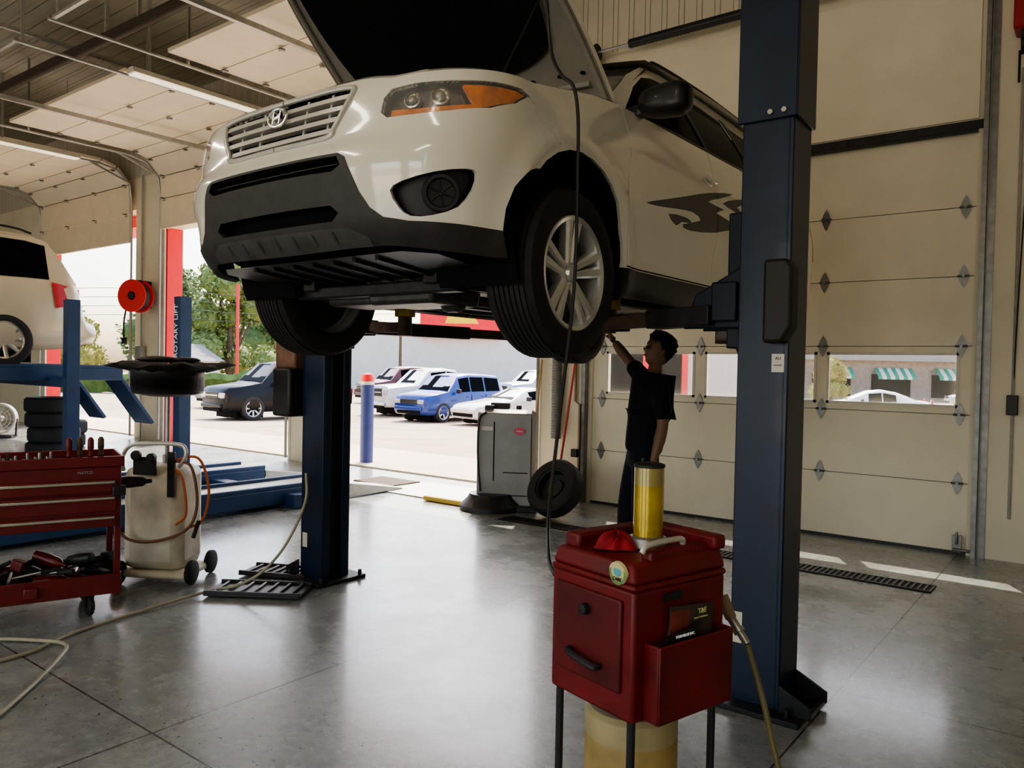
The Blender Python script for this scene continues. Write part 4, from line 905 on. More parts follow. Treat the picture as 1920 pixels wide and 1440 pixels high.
m=M(); m.lathe([(.041,1.045),(.041,1.185)],o=(-.12,.173,0),n=28); m.obj('reservoir',ym,fm,label='yellow fluid cylinder')
m=M(); m.lathe([(.041,1.185),(.041,1.238)],o=(-.12,.173,0),n=28); m.obj('reservoir_top',mat('yellow_pale',(.36,.30,.11),.2,.4,.1,8,coat=.5),fm)
m=M(); m.lathe([(.0425,1.234),(.043,1.242),(.03,1.246),(0,1.247)],o=(-.12,.173,0),n=28); m.cyl((-.145,.173,1.243),(-.145,.173,1.256),.005,n=8); m.obj('reservoir_cap',darks,fm)
m=M(); m.tube([(-.035,.06,1.025),(-.03,.08,1.045),(-.03,.2,1.048),(-.035,.22,1.03)],.008,n=10); m.obj('carry_handle',silverp,fm)
m=M(); m.cyl((-.055,.004,.980),(-.055,-.006,.978),.030,n=28); m.obj('badge',mat('badge_cream',(.72,.68,.35),.5),fm)
m=M(); m.lathe([(.029,0),(.024,.001)],o=(-.055,-.0075,.978),ax=(0,-1,0),n=28); m.obj('badge_ring',mat('badge_green',(.15,.35,.12),.5),fm,fix=False)
m=M(); m.cyl((-.055,-.006,.984),(-.055,-.0085,.984),.013,n=20); m.obj('badge_globe',mat('badge_blue',(.12,.42,.50),.5),fm)
text('badge_text','CARE',.013,fm,(-.055,-.0085,.963),(math.pi/2,0,0),darks)
m=M(); m.box((.004,.14,.91),(.004,.07,.022)); m.obj('plate',blackp,fm)
bk=thing('booklet','dark maintenance booklet with red cover art in the pocket','booklet',(-.934,1.741,0),math.radians(-15.6),group='booklets in the cart pocket')
m=M(); m.box((.012,.20,.785),(.006,.17,.19),rot=(math.radians(-5),0,0)); m.obj('cover',mat('book_dark',(.06,.045,.035),.5,0,.6,14),bk)
m=M(); m.box((.0155,.155,.83),(.001,.075,.085),rot=(math.radians(-5),0,0)); m.obj('cover_art',mat('book_red',(.20,.045,.03),.5,0,.5,20),bk)
text('cover_text','T&E',.020,bk,(.0165,.245,.858),(math.pi/2,0,math.pi/2),MC['badge_cream'])
text('cover_text','Vendor Tool Solutions',.006,bk,(.0165,.240,.842),(math.pi/2,0,math.pi/2),MC['badge_cream'])
bk=thing('booklet','small black booklet with white lettering in the pocket','booklet',(-.934,1.741,0),math.radians(-15.6),group='booklets in the cart pocket')
m=M(); m.box((.028,.16,.76),(.008,.12,.13),rot=(math.radians(8),0,0)); m.obj('cover',blackp,bk)
text('cover_text','KORNBLUE INC.',.010,bk,(.033,.16,.812),(math.pi/2,0,math.pi/2),MC['white_letter'])
def rag(name,label,loc,r,mt,seed,h=.05):
    rnd=random.Random(seed); ph=[rnd.random()*6 for _ in range(6)]
    m=M()
    def fn(u,v):
        a=2*math.pi*u; q=v; rr=r*q*(1+.12*math.sin(3*a+ph[0])+.06*math.sin(7*a+ph[1])); z=h*(1-q**3)*(1+.18*math.sin(5*a+ph[2]+6*q)+.12*math.sin(11*a+9*q))+.004*math.sin(9*a+ph[3]+9*q); return (rr*math.cos(a),rr*math.sin(a),max(z,.003))
    m.grid(fn,64,16); return top(m.obj(name,mt),label,'rag',loc)
rag('shop_rag','crumpled red shop rag on top of the red cart',Vector((-.934,1.741,1.010))+Matrix.Rotation(math.radians(-15.6),3,'Z')@Vector((-.17,.10,0)),.060,mat('rag_red',(.28,.012,.02),.85,0,.3,20,bump=.006),3,.038)
p=V(.36,2.21); o=thing('drum','grimy cream and yellow plastic drum under the red cart','container',(p.x,p.y,0))
m=M(); m.lathe([(0,.0),(.125,.0),(.13,.02),(.13,.30)],n=40); m.obj('base',mat('drum_brown',(.12,.075,.04),.7,0,.4,8),o)
m=M(); m.lathe([(.13,.30),(.132,.32),(.132,.46),(.13,.47)],n=40); m.obj('drum_wall',mat('drum_yellow',(.38,.28,.11),.5,0,.35,6),o)
m=M(); m.lathe([(.13,.47),(.132,.475),(.132,.535),(.12,.548),(.03,.55),(0,.55)],n=40); m.obj('lid',mat('drum_cream',(.45,.38,.21),.5,0,.25,6),o)
p=[V(.64,2.32,.83),V(.665,2.30,.77),V(.70,2.25,.71),V(.74,2.22,.56),V(.765,2.2,.44),V(.80,2.17,.3),V(.87,2.1,.1),V(1.0,2.05,.02),V(1.4,1.9,.02),V(1.9,2.1,.02)]
o=thing('grease_hose','olive rubber hose with a tan nozzle hanging beside the cart','hose')
m=M(); m.tube(p[2:],.009,n=8); m.obj('hose',mat('olive_hose',(.16,.135,.06),.5),o)
m=M(); m.cyl(p[0],p[1],.02,.017,n=14); m.obj('nozzle',mat('tan_plastic',(.30,.22,.14),.5,0,.2,9),o)
m=M(); m.cyl(p[1],p[2],.014,.011,n=12); m.cyl(p[1].lerp(p[2],.4),p[1].lerp(p[2],.55),.018,n=12); m.obj('fitting',steel,o)
o=thing('vacuum_hose','long black hose hanging from the hood to the red cart','hose')
m=M(); m.tube([V(.10,3.45,3.25),V(.112,3.3,3.06),V(.135,3.28,2.83),V(.175,3.20,2.70),V(.222,3.16,2.64),V(.243,3.15,2.52),V(.247,3.15,2.30),V(.243,3.15,1.835),V(.19,3.0,1.36),V(.144,2.8,1.0),V(.13,2.5,.90),V(.14,2.35,.88),V(.16,2.28,.88)],.0075,n=8,sub=8); m.obj('hose',blackp,o)
# ---------------------------------------------------------------- red tool cart
TL=(-4.77,1.80,0); TR=math.radians(70.5)
tc=thing('tool_cart','red rolling tool cart with drawers and cluttered lower shelf','tool cart',TL,TR)
m=M(); W2=.47; D=.44
m.box((0,D/2,.70),(2*W2,D,.36)); m.obj('cabinet',reds,tc,bev=.01)
m=M(); m.box((0,.0,.905),(2*W2+.03,.02,.06)); m.box((0,D,.905),(2*W2+.03,.02,.06)); m.box((W2+.005,D/2,.905),(.02,D,.06)); m.box((-W2-.005,D/2,.905),(.02,D,.06)); m.obj('tray_lip',reds,tc,bev=.006)
for z,h in((.765,.075),(.665,.10),(.56,.07)):
    m=M(); m.box((0,-.008,z),(2*W2-.06,.02,h)); d=m.obj('drawer',reds,tc,bev=.004)
    m=M(); m.box((0,-.024,z+h*.3),(2*W2-.08,.02,.016)); m.obj('handle',chrome,d,bev=.003)
for x in(-W2+.02,W2-.02):
    for y in(.02,D-.02): m=M(); m.box((x,y,.36),(.035,.03,.50)); m.obj('corner_post',reds,tc,bev=.004)
m=M(); m.box((0,D/2,.135),(2*W2,D,.02)); m.box((0,.0,.185),(2*W2,.012,.12)); m.box((0,D,.185),(2*W2,.012,.12)); m.box((W2,D/2,.185),(.012,D,.12)); m.box((-W2,D/2,.185),(.012,D,.12)); m.obj('lower_shelf',reds,tc,bev=.004)
for x in(-W2+.06,W2-.16):
    for y in(.05,D-.05):
        m=M(); m.lathe([(0,-.016),(.05,-.016),(.06,-.01),(.06,.01),(.05,.016),(0,.016)],o=(x,y,.06),ax=(1,.25,0),n=24); m.box((x,y,.122),(.05,.05,.02)); m.box((x-.022,y,.09),(.004,.04,.07)); m.box((x+.022,y,.09),(.004,.04,.07)); m.obj('caster',rubber,tc)
text('cart_lettering','MATCO',.022,tc,(.28,-.003,.845),(math.pi/2,0,0),mat('letter_grey',(.45,.45,.45),.5))
Mt=Matrix.Translation(TL)@Matrix.Rotation(TR,4,'Z')
rnd=random.Random(5)
def onc(x,y,z): return Mt@Vector((x,y,z))
TT=.882
for k in range(4):
    x=.20+.055*k; m=M(); m.cyl((0,0,0),(0,0,.05),.006,n=8); o=thing('screwdriver','screwdriver with a red and black handle standing in the tray','screwdriver',onc(x,.04+.02*(k%2),TT),rnd.random(),group='screwdrivers on the tool cart')
    m.obj('shaft',steel,o); m=M(); m.lathe([(.008,.05),(.015,.06),(.012,.085),(.017,.10),(.017,.15),(.008,.165),(0,.166)],n=12); m.obj('handle',redc if k%2==0 else rust,o)
for k in range(30):
    x=-.44+.019*k; hh=.03+.035*rnd.random(); m=M(); m.lathe([(.004,hh),(.0075,hh),(.008,0),(0,0)],n=10); top(m.obj('socket',steel if k%3 else darks),'steel socket standing in a row on the tool cart','socket',onc(x,.05+.03*(k%2),TT+.02),0,group='sockets on the tool cart')
m=M(); m.box((0,0,.0),(.60,.10,.02)); top(m.obj('socket_rail',blackp,bev=.003),'black socket rail on top of the tool cart','socket tray',onc(-.16,.07,TT+.010),TR)
def gun(loc,rz,mt,lb,tilt=0,grp=None):
    o=thing('impact_wrench',lb,'power tool',loc,rz,grp); m=M(); m.lathe([(0,-.10),(.03,-.09),(.036,-.02),(.03,.06),(.015,.08),(.012,.11),(0,.11)],o=(0,0,.06),ax=(1,0,0),n=16); m.obj('motor_housing',mt,o)
    m=M(); m.cyl((-.05,0,.04),(-.08,-.12,.035),.02,.018,n=12); m.obj('grip',blackp,o); m=M(); m.box((-.085,-.14,.035),(.07,.05,.06)); m.obj('battery',mt,o,bev=.006)
    o.rotation_euler=(0,tilt,rz); return o
G1='power tools on the lower cart shelf'
for x,y,r,c,z,ti in((-.36,.12,.3,0,0,0),(-.12,.2,2.0,1,0,-.3),(.12,.12,1.1,0,0,0),(.0,.32,4.0,1,.0,-.5),(.25,.28,2.6,0,0,0),(.34,.12,5.0,1,0,-.4),(.10,.22,.6,0,.09,.3),(-.22,.12,5.6,1,.08,0),(.27,.16,3.6,1,.09,.2)): gun(onc(x,y,.148+z+.06*abs(ti)),r,reds if c==0 else blackp,'red and black impact wrench piled on the lower cart shelf' if c==0 else 'black impact wrench piled on the lower cart shelf',ti,G1)
for k in range(8):
    a=rnd.random()*3; x=-.38+.10*k; o=thing('hand_tool','steel hand tool with a dark handle on the lower cart shelf','hand tool',onc(x,.1+.2*rnd.random(),.24),a,group='hand tools on the lower cart shelf')
    m=M(); m.cyl((-.1,0,0),(.08,0,.03),.008,n=8); m.obj('shaft',steel,o); m=M(); m.cyl((.05,0,.025),(.15,0,.04),.016,.013,n=10); m.obj('grip',rubber,o)
gun(onc(.54,.12,.70),math.radians(70),blackp,'black cordless drill hooked on the tool cart side')
# ---------------------------------------------------------------- oil drain tank
dw=mat('dirty_white',(.66,.61,.49),.5,0,.25,5)
ot=thing('oil_drain_tank','dirty white wheeled oil drain tank with black catch pan','oil drain',(-5.14,2.79,0),math.radians(31.5))
m=M(); m.box((0,0,.44),(.42,.34,.70)); m.obj('tank',dw,ot,bev=.07)
m=M(); m.box((0,0,.07),(.50,.36,.05)); m.obj('base',dw,ot,bev=.02)
for x,y in((-.20,-.20),(.26,-.10),(-.2,.2),(.24,.2)):
    m=M(); m.lathe([(0,-.02),(.065,-.02),(.08,-.012),(.08,.012),(.065,.02),(0,.02)],o=(x,y,.082),ax=(1,0,0),n=24); m.obj('wheel',rubber,ot)
m=M(); m.tube([(-.20,-.15,.76),(-.20,-.17,.84),(-.14,-.18,.93),(0,-.18,.95),(.20,-.18,.95),(.25,-.18,.92),(.25,-.18,.86),(.20,-.17,.80)],.014,n=10); m.obj('handle',silverp,ot)
m=M(); m.box((-.03,-.185,.80),(.16,.02,.12)); m.cyl((.03,-.19,.86),(.03,-.23,.86),.03,n=16); m.cyl((-.08,-.19,.87),(-.08,-.22,.87),.035,n=16); m.box((.16,-.19,.75),(.05,.03,.3)); m.obj('gauge_panel',darks,ot,bev=.006)
m=M(); m.cyl((.02,0,.80),(.02,0,1.29),.016,n=12); m.cyl((.02,0,.80),(.02,0,.86),.03,n=12); m.obj('pole',steel,ot)
PZ=-.03
m=M(); m.lathe([(0,1.29+PZ),(.12,1.29+PZ),(.225,1.31+PZ),(.235,1.36+PZ),(.235,1.46+PZ),(.24,1.48+PZ)],o=(.02,0,0),n=40); m.lathe([(.235,1.36+PZ),(.225,1.36+PZ),(.225,1.46+PZ),(0,1.41+PZ)],o=(.02,0,0),n=40); m.obj('catch_pan',blackp,ot)
m=M()
def prim(u,v):
    a=2*math.pi*u; 
    if v<.5: q=v*2; r=.12+.27*q; z=1.515+.010*math.sin(5*a)*q
    else: q=(v-.5)*2; r=.39-.17*q; z=1.50-.04*q+.010*math.sin(5*a)*(1-q)
    r*=(1+.08*math.sin(4*a+1)+.04*math.sin(9*a)); return (.04+r*math.cos(a),r*math.sin(a),z+PZ+.007*math.sin(13*a))
m.grid(prim,80,14); m.obj('splash_skirt',rubber,ot)
m=M(); m.ball((-.05,0,1.51),(.15,.10,.025)); m.ball((.12,.05,1.51),(.10,.08,.02)); m.obj('oil_rag',blackp,ot)
m=M(); m.tube([(.18,-.17,.84),(.30,-.19,.80),(.34,-.19,.55),(.26,-.2,.38),(.0,-.22,.30),(-.18,-.22,.36),(-.23,-.2,.60),(-.20,-.19,.80)],.010,n=8); m.obj('hose',mat('hose_brown',(.20,.09,.05),.5),ot)
m=M(); m.tube([(.15,-.18,.78),(.24,-.2,.74),(.27,-.2,.50),(.20,-.2,.42)],.009,n=8); m.obj('hose',orange,ot)
m=M(); m.tube([(.16,-.18,.84),(.33,-.16,.86),(.40,-.15,.65),(.36,-.15,.45),(.28,-.16,.40)],.009,n=8); m.obj('hose',orange,ot)
m=M(); m.cyl((.34,-.16,.45),(.30,-.16,.33),.014,n=8); m.obj('nozzle',darks,ot)
# ---------------------------------------------------------------- machine, tyre, brooms, fan, stack, reel
mg=V(-.13,8.30)
tb=thing('shop_cabinet_machine','grey steel cabinet machine with pink badge and round black foot','shop machine',(mg.x,mg.y,0),math.radians(30))
m=M(); m.box((.08,.08,.50),(.58,.42,.92)); m.prism([(-.21,.96),(.21,.96),(.21,1.02),(-.12,1.06),(-.21,1.02)],(-.21,.08,0),(0,1,0),(0,0,1),.58); m.obj('cabinet',mat('machine_gray',(.32,.32,.31),.45,.2,.1,5),tb,bev=.012)
m=M(); m.T=Matrix.Translation((.24,-.13,.84))@Matrix.Diagonal((1.3,1,.9,1)); m.cyl((0,0,0),(0,-.012,0),.045,n=28); m.obj('badge',mat('badge_pink',(.65,.12,.22),.5),tb)
text('badge_text','Robinair',.02,tb,(.24,-.1435,.84),(math.pi/2,0,0),MC['white_letter'])
m=M(); m.box((-.1,-.133,.86),(.12,.006,.04)); m.obj('label_plate',whitep,tb)
m=M(); m.box((-.03,-.1315,.62),(.012,.004,.62)); m.box((.2,-.1315,.40),(.26,.004,.01)); m.box((.2,-.1315,.16),(.26,.004,.01)); m.obj('panel_seam',blackd,tb)
m=M(); m.lathe([(0,0),(.33,0),(.33,.05),(.29,.09),(.25,.13),(.23,.17),(0,.18)],o=(-.06,-.06,0),n=32); m.obj('foot',blackp,tb)
m=M(); m.box((.1,.06,.03),(.65,.55,.06)); m.obj('base',darks,tb,bev=.01)
m=M(); m.tube([(-.12,-.13,1.03),(-.18,-.18,.95),(-.19,-.19,.6),(-.16,-.18,.2)],.012,n=8); m.obj('hose',blackp,tb)
m=M(); m.box((.0,.10,1.09),(.2,.12,.07)); m.box((-.1,.02,1.06),(.1,.14,.08)); m.cyl((.2,.1,1.02),(.2,.1,1.1),.03,n=14); m.obj('control_box',blackp,tb,bev=.01)
def tyre_only(par,R,W,rim=True):
    m=M(); m.lathe([(R*.58,-W*.4),(R*.62,-W*.5),(R*.9,-W*.5),(R*.985,-W*.38),(R,-W*.2),(R,W*.2),(R*.985,W*.38),(R*.9,W*.5),(R*.62,W*.5),(R*.58,W*.4),(R*.62,W*.35),(R*.88,W*.4),(R*.88,-W*.4),(R*.62,-W*.35)],ax=(1,0,0),n=40,close=True); m.obj('rubber',rubber,par,fix=True)
    if rim:
        m=M(); m.lathe([(R*.60,W*.42),(R*.55,W*.40),(R*.52,0),(R*.35,-W*.05),(R*.30,W*.1),(R*.1,W*.1),(0,W*.1)],ax=(1,0,0),n=32); m.obj('rim',darks,par,fix=False)
q=V(.46,7.86); ty=thing('tire','black tyre on a steel wheel leaning beside the grey machine','tire',(q.x,q.y,.29)); 
ty.rotation_euler=(0,math.radians(-32),math.radians(-95)); tyre_only(ty,.30,.19)
for k,(x,y) in enumerate(((-12.9,5.2),(-12.88,5.22),(-12.92,5.2),(-12.9,5.18))):
    t=thing('tire','worn black tyre in a stack below the lift','tire',(x,y,.115+.228*k),0,group='stacked tyres'); t.rotation_euler=(0,math.radians(90),k); tyre_only(t,.36,.225,False)
for k,(x,y) in enumerate(((-14.2,5.9),(-14.18,5.92))):
    t=thing('tire','worn black tyre in a low stack by the wall','tire',(x,y,.115+.228*k),0,group='stacked tyres'); t.rotation_euler=(0,math.radians(90),k); tyre_only(t,.34,.225,False)
brw=mat('broom_wood',(.5,.35,.18),.6)
for i,(x,c,h,lean) in enumerate(((-4.85,mat('broom_red',(.5,.04,.04),.5),1.75,.08),(-5.24,brw,1.6,-.02))):
    o=thing('broom','long-handled push broom leaning against the wall','broom',(x,7.32,0),0,group='brooms against the wall'); m=M(); m.cyl((0,-.16,.1),(lean,.10,h),.013,n=8); m.obj('handle',c,o)
    m=M(); m.box((0,-.17,.085),(.26,.06,.05)); m.obj('head',brw,o,bev=.004); m=M(); m.box((0,-.17,.03),(.25,.05,.06),taper=(.95,.8)); m.obj('bristles',rubber,o)
o=thing('exhaust_hose','ribbed grey flexible exhaust hose hanging on the wall','hose',(-5.03,7.40,0)); m=M(); m.lathe([(.055+.006*(k%2),.7+1.1*k/70) for k in range(71)],n=16); m.obj('hose',mat('hose_gray',(.22,.22,.21),.6,.2),o); m=M(); m.box((0,.05,1.8),(.2,.08,.06)); m.obj('bracket',darks,o)
o=thing('wall_pipe','yellowish pipes with valves fixed to the pillar','pipe',(-4.76,7.47,0)); m=M(); m.tube([(0,0,.3),(0,0,1.1),(-.06,0,1.14),(-.06,0,2.4)],.014,n=8,sub=1); m.obj('pipe',mat('pipe_tan',(.35,.28,.18),.5,.3),o); m=M(); m.box((-.03,-.03,.55),(.08,.06,.09)); m.obj('valve',darks,o,bev=.005)
q=V(-9.6,14.6,0); o=thing('floor_fan','white round floor fan standing by the wall','fan',(q.x,q.y,0),math.radians(50))
m=M()
for r in(.08,.14,.20,.26): m.lathe([(r,-.004),(r+.006,0),(r,.004),(r-.006,0)],o=(0,-.06,.36),ax=(0,1,0),n=32,close=True)
for k in range(16):
    a=k*math.pi/8; m.cyl((0,-.08,.36),(.27*math.cos(a),-.05,.36+.27*math.sin(a)),.003,n=5)
m.lathe([(.27,-.07),(.29,-.07),(.29,.07),(.27,.07)],o=(0,0,.36),ax=(0,1,0),n=32,close=True); m.obj('guard',whitep,o)
m=M()
for k in range(4):
    a=k*math.pi/2; m.add([(.03*math.cos(a),-.02,.36+.03*math.sin(a)),(.22*math.cos(a-.3),-.04,.36+.22*math.sin(a-.3)),(.24*math.cos(a+.3),.03,.36+.24*math.sin(a+.3))],[(0,1,2)])
m.lathe([(0,-.05),(.05,-.04),(.05,.08),(0,.09)],o=(0,0,.36),ax=(0,1,0),n=16); m.obj('blades',galv,o); m=M(); m.beam((-.25,0,.03),(.25,0,.03),.3,.04); m.beam((-.27,0,.03),(-.29,0,.36),.03,.03); m.beam((.27,0,.03),(.29,0,.36),.03,.03); m.obj('stand',darks,o)
o=thing('hose_reel','bright red air hose reel mounted on the pillar','hose reel',(-14.22,7.14,2.68),math.radians(25))
m=M(); m.lathe([(.08,-.12),(.29,-.12),(.30,-.11),(.29,-.10),(.10,-.09),(.10,.09),(.29,.10),(.30,.11),(.29,.12),(.08,.12)],ax=(0,1,0),n=36,close=True); m.obj('spool',mat('reel_red',(.75,.03,.03),.4),o)
m=M(); m.lathe([(.24,-.08),(.26,-.06),(.24,-.03),(.26,0),(.24,.03),(.26,.06),(.24,.08)],ax=(0,1,0),n=36); m.cyl((0,-.14,0),(0,.14,0),.06,n=16); m.obj('hose_coil',darks,o); m=M(); m.box((0,.2,.05),(.12,.3,.5)); m.obj('bracket',darks,o)
m=M(); m.tube([(-.2,-.0,-.2),(-.25,0,-.5),(-.24,0,-.8)],.015,n=6); m.box((-.24,0,-.82),(.08,.05,.12)); m.obj('hose_end',darks,o)
for x0,lb in((-14.62,'grey electrical box with conduit on the pillar'),(-9.6,'grey electrical box with conduit on the pillar')):
    o=thing('electrical_box',lb,'electrical box',(x0,7.43,0),group='pillar electrical boxes'); m=M(); m.box((0,-.0,1.6),(.22,.1,.34)); m.obj('box',galv,o,bev=.006); m=M(); m.cyl((0,.02,.02),(0,.02,5),.02,n=8); m.obj('conduit',galv,o)
for i,(p,r,w,l) in enumerate(((V(-1.62,5.05,.02),.6,.30,.62),(V(-1.62,5.50,.02),.45,.26,.5))):
    m=M(); m.box((0,0,0),(l,w,.015)); 
    for k in range(7): m.box((-l/2+.06+k*(l-.12)/6,0,.014),(.018,w*.8,.014))
    m.box((0,w*.45,.01),(l,.02,.03)); m.box((0,-w*.45,.01),(l,.02,.03)); top(m.obj('splash_panel',blackp,bev=.004),'black ribbed plastic under-car panel lying on the floor','car part',p,r,group='plastic panels on the floor')
m=M(); m.tube([V(-1.40,5.33,.75),V(-1.39,5.28,.56),V(-1.46,5.10,.32),V(-1.58,5.0,.16),V(-1.75,5.0,.06),V(-1.93,4.95,.03),V(-2.2,4.55,.012),V(-2.35,4.22,.012),V(-2.42,3.90,.012),V(-2.60,3.72,.012),V(-2.85,3.75,.012),V(-2.95,3.95,.012),V(-2.75,4.08,.012),V(-2.45,4.06,.02),V(-2.27,3.98,.03),V(-2.20,3.80,.03),V(-2.16,3.55,.012),V(-2.12,3.30,.012),V(-2.08,3.08,.012),V(-1.95,2.8,.012)],.0095,n=8,sub=8); o=m.obj('air_hose',hosec); top(o,'cream air hose snaking across the floor','hose')
# ---------------------------------------------------------------- person
pr=thing('person','person in dark t-shirt and jeans reaching up under the car','person',(-2.63,5.04,0),math.radians(180+37.5))
skin=mat('skin',(.21,.115,.072),.55,0,.05,12); shirt=mat('shirt_black',(.010,.011,.014),.85,0,.2,12,bump=.004,spec=.2); jean=mat('jeans_dark',(.011,.013,.019),.85,0,.25,14,bump=.003,spec=.2)
hairm=mat('hair_black',(.007,.006,.005),.7,0,.3,40,bump=.008,spec=.2); glove=mat('glove',(.02,.02,.022),.6)
def skinmesh(name,verts,edges,radii,root,mt,par,lvl=2):
    me=bpy.data.meshes.new(name); me.from_pydata(verts,edges,[]); me.materials.append(mt); o=bpy.data.objects.new(name,me); COL.objects.link(o); o.parent=par
    s=o.modifiers.new('skin','SKIN'); s.use_smooth_shade=True
    lay=me.skin_vertices[0].data
    for i,r in enumerate(radii): lay[i].radius=r if hasattr(r,'__len__') else (r,r); lay[i].use_root=(i==root)
    q=o.modifiers.new('sub','SUBSURF'); q.levels=lvl; q.render_levels=lvl
    bpy.context.view_layer.update(); dg=bpy.context.evaluated_depsgraph_get(); me2=bpy.data.meshes.new_from_object(o.evaluated_get(dg)); o.modifiers.clear(); o.data=me2
    for p_ in me2.polygons: p_.use_smooth=True
    if not me2.materials: me2.materials.append(mt)
    return o
BV=[(.02,0,.98),(.0,0,1.12),(-.02,0,1.28),(-.03,0,1.40),(-.045,0,1.47),(-.05,0,1.53),(-.05,0,1.60),
 (-.04,.165,1.40),(-.055,.20,1.26),(-.07,.215,1.13),(-.045,.23,1.02),(-.015,.24,.92),(.0,.245,.86),
 (-.02,-.165,1.41),(.05,-.24,1.50),(.10,-.30,1.57),(.16,-.325,1.65),(.21,-.34,1.72),
 (.02,.09,.90),(.05,.10,.52),(.04,.10,.36),(.03,.10,.10),(.13,.11,.04),
 (.04,-.09,.90),(.12,-.10,.52),(.12,-.10,.36),(.12,-.10,.10),(.22,-.11,.04)]
BE=[(0,1),(1,2),(2,3),(3,4),(4,5),(5,6),(3,7),(7,8),(8,9),(9,10),(10,11),(11,12),(3,13),(13,14),(14,15),(15,16),(16,17),(0,18),(18,19),(19,20),(20,21),(21,22),(0,23),(23,24),(24,25),(25,26),(26,27)]
BR=[(.05,.06),(.05,.06),(.07,.09),(.08,.10),.060,.052,.055,.055,.050,.042,.045,.030,.026,.055,.048,.042,.042,.028,.055,.050,.050,.036,.032,.055,.050,.050,.036,.032]
skinmesh('body',BV,BE,BR,0,skin,pr)
hm=M()
def headf(u,v):
    a=2*math.pi*u; z=v; zz=1.525+.225*z
    rf=itp([(0,.030),(.08,.055),(.25,.080),(.45,.090),(.6,.094),(.8,.088),(.93,.055),(1,.004)],z); rs=itp([(0,.028),(.1,.050),(.3,.064),(.55,.074),(.75,.076),(.92,.05),(1,.004)],z)
    c,s=math.cos(a),math.sin(a); x=rf*c; y=rs*s
    if c>0:
        f=max(0,c)**10; x+=f*(.026*math.exp(-((z-.42)/.07)**2)+.008*math.exp(-((z-.24)/.04)**2)+.010*math.exp(-((z-.08)/.06)**2)+.006*math.exp(-((z-.63)/.05)**2)-.006*math.exp(-((z-.52)/.03)**2))
        for q in(-.42,.42): x-=.010*math.exp(-((math.atan2(s,c)-q)/.16)**2-((z-.53)/.05)**2)
    return (x-.03,y,zz)
hm.grid(headf,48,36)
for s in(1,-1): hm.ball((-.035,s*.077,1.635),(.018,.007,.030),10,8)
head=hm.obj('head',skin,pr); 
T=Matrix.Translation((-.05,0,1.54))@Matrix.Rotation(math.radians(-20),4,'Y')@Matrix.Rotation(math.radians(8),4,'Z')@Matrix.Translation((.05,0,-1.54))
def tr(o): o.data.transform(T)
tr(head)
m=M()
def hairf(u,v):
    a=2*math.pi*u; c=math.cos(a); zlow=itp([(-1,.26),(-.3,.40),(.0,.56),(.4,.74),(1,.80)],c); z=zlow+(1.0-zlow)*v
    p=headf(u,min(z,.999)); k=1.0+.05+.12*min(1,v*3); zz=p[2]+(.034*min(1,v*1.5)); bump=1+(.06*math.sin(a*9+v*13)+.05*math.sin(a*19-v*9)+.03*math.sin(a*31+v*21))*min(1,v*4)
    return ((p[0]+.03)*k*bump-.032+(.022 if c>.3 else 0)*v,p[1]*k*bump,zz+.008*math.sin(a*7+v*5))
m.grid(hairf,72,20); h=m.obj('hair',hairm,pr,label='short dark wavy hair'); tr(h)
for s in(1,-1):
    m=M(); m.ball((.052,s*.030,1.645),(.008,.013,.007),10,6); m.ball((.0585,s*.030,1.645),(.003,.006,.006),8,6); h=m.obj('eye',mat('eye_dark',(.12,.10,.09),.2),pr); tr(h)
    m=M(); m.beam((.056,s*.018,1.664),(.048,s*.045,1.664),.006,.006); h=m.obj('eyebrow',hairm,pr); tr(h)
m=M(); m.ball((.060,0,1.578),(.006,.020,.006),10,6); h=m.obj('mouth',mat('lips',(.19,.08,.06),.5),pr); tr(h)
SV=[(.03,0,.88),(.02,0,.97),(.01,0,1.08),(-.01,0,1.20),(-.025,0,1.33),(-.035,0,1.42),(-.045,0,1.475),(-.04,.18,1.405),(-.06,.21,1.25),(-.07,.222,1.15),(-.02,-.18,1.415),(.05,-.25,1.50),(.09,-.29,1.56)]
SE=[(0,1),(1,2),(2,3),(3,4),(4,5),(5,6),(5,7),(7,8),(8,9),(5,10),(10,11),(11,12)]
SR=[(.108,.145),(.115,.152),(.120,.154),(.128,.160),(.135,.172),(.105,.13),.062,.078,.070,.072,.078,.066,.066]
skinmesh('shirt',SV,SE,SR,4,shirt,pr)['label']='black short-sleeved work shirt'
PV=[(.02,0,1.04),(.02,.0,.95),(.02,.08,.84),(.035,.10,.68),(.045,.10,.50),(.035,.10,.30),(.03,.10,.08),(.04,-.075,.84),(.08,-.10,.68),(.115,-.10,.50),(.118,-.10,.30),(.115,-.10,.08)]
skinmesh('trousers',PV,[(0,1),(1,2),(2,3),(3,4),(4,5),(5,6),(1,7),(7,8),(8,9),(9,10),(10,11)],[(.10,.13),(.11,.14),.108,.095,.08,.075,.068,.108,.095,.08,.075,.068],1,jean,pr)
for x,y in((.03,.10),(.12,-.10)): m=M(); m.ball((x+.07,y,.045),(.14,.05,.05)); m.box((x+.07,y,.012),(.27,.09,.024)); m.obj('shoe',rubber,pr,bev=.008)
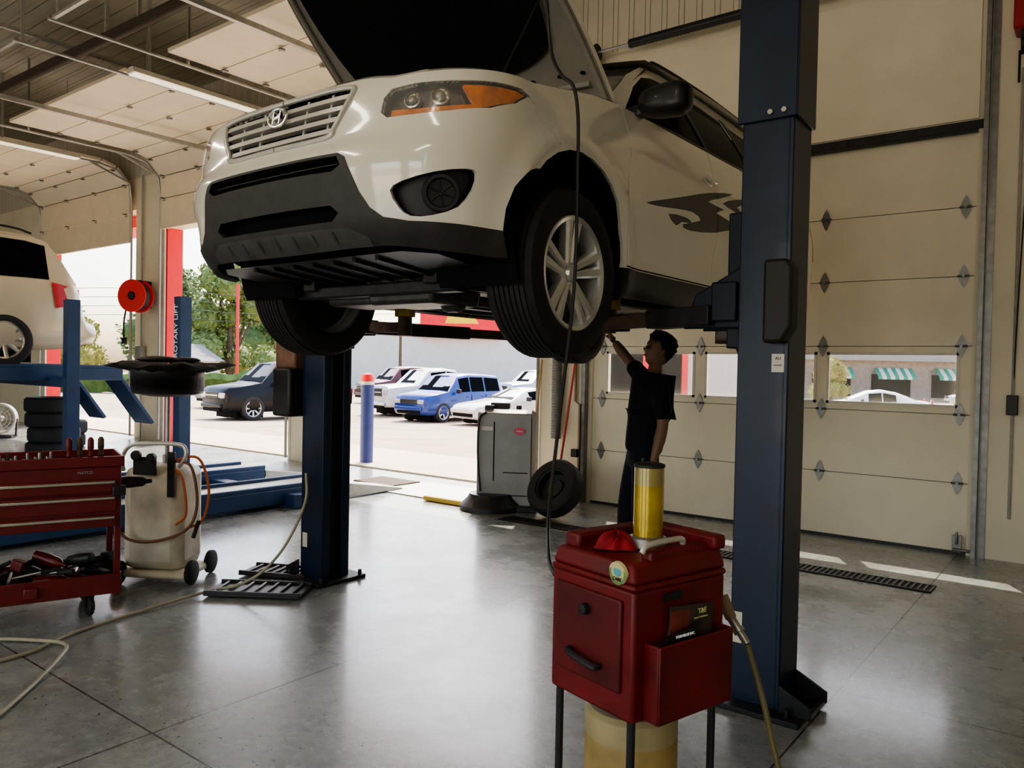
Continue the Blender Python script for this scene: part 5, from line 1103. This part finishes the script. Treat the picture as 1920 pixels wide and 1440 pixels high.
def hand(wrist,dirv,palmn,curl,mt,name):
    w=Vector(wrist); d=Vector(dirv).normalized(); n=Vector(palmn); n=(n-d*n.dot(d)).normalized(); s=d.cross(n)
    V_=[w,w+d*.045,w+d*.085]; E=[(0,1),(1,2)]; Rr=[(.024,.024),(.040,.018),(.038,.016)]
    for k,(o_,L) in enumerate(((-.030,.070),(-.010,.080),(.010,.075),(.029,.060))):
        b=w+d*.085+s*o_; i=len(V_); V_.append(b); E.append((2,i)); Rr.append(.0105)
        a=curl; q=b
        for j,f in enumerate((.42,.33,.25)):
            q=q+(d*math.cos(a)+n*math.sin(a))*L*f; V_.append(q); E.append((len(V_)-2,len(V_)-1)); Rr.append(.0095-.001*j); a+=curl
    i=len(V_); V_+= [w+d*.03-s*.034,w+d*.06-s*.058+n*.01,w+d*.088-s*.066+n*.022]; E+=[(0,i),(i,i+1),(i+1,i+2)]; Rr+=[.014,.011,.009]
    return skinmesh(name,[tuple(v) for v in V_],E,Rr,0,mt,pr,2)
hand((0,.245,.87),(.08,.02,-1),(.3,-1,0),.35,glove,'gloved_hand')
hand((.205,-.34,1.715),(.55,-.15,.8),(.8,0,-.5),.3,skin,'hand')
# ---------------------------------------------------------------- light
w=bpy.data.worlds.new('world'); SC.world=w; w.use_nodes=True; nt=w.node_tree; bg=nt.nodes['Background']
sky=nt.nodes.new('ShaderNodeTexSky'); sky.sky_type='NISHITA'; sky.sun_disc=False; sky.sun_elevation=math.radians(50); sky.sun_rotation=math.radians(-30); sky.air_density=1.1; sky.dust_density=3.5
nt.links.new(sky.outputs[0],bg.inputs[0]); bg.inputs[1].default_value=.6
sn=bpy.data.lights.new('sun','SUN'); sn.energy=8.5; sn.angle=math.radians(.6); sn.color=(1,.87,.66); so=bpy.data.objects.new('sun',sn); COL.objects.link(so)
so.rotation_euler=Vector((.38,-.66,-1)).to_track_quat('-Z','Y').to_euler()
def area(loc,rot,sx,sy,e,c=(1,.88,.71)):
    l=bpy.data.lights.new('fill_light','AREA'); l.shape='RECTANGLE'; l.size=sx; l.size_y=sy; l.energy=e; l.color=c; o=bpy.data.objects.new('fill_light',l); COL.objects.link(o); o.location=loc; o.rotation_euler=rot
area((-4.9,-1.5,4.95),(0,0,0),.3,2.4,38); area((-.3,-2,4.95),(0,0,0),.3,2.4,38); area((-9.55,1,4.95),(0,0,0),.3,2.4,42); area((-9.5,-4,4.95),(0,0,0),.3,2.4,38)
area((-3.2,-8.9,2.1),(math.radians(90),0,0),4.3,4,95,(1,.89,.74)); area((-9.7,-8.9,2.1),(math.radians(90),0,0),4.3,4,78,(1,.89,.74)); area((2,-8.9,2.1),(math.radians(90),0,0),2.8,4,55,(1,.89,.74))  # unseen fill panels added inside the rear openings to light the car front
SC.view_settings.view_transform='AgX'; SC.view_settings.look='AgX - Medium High Contrast'; SC.view_settings.exposure=0.3
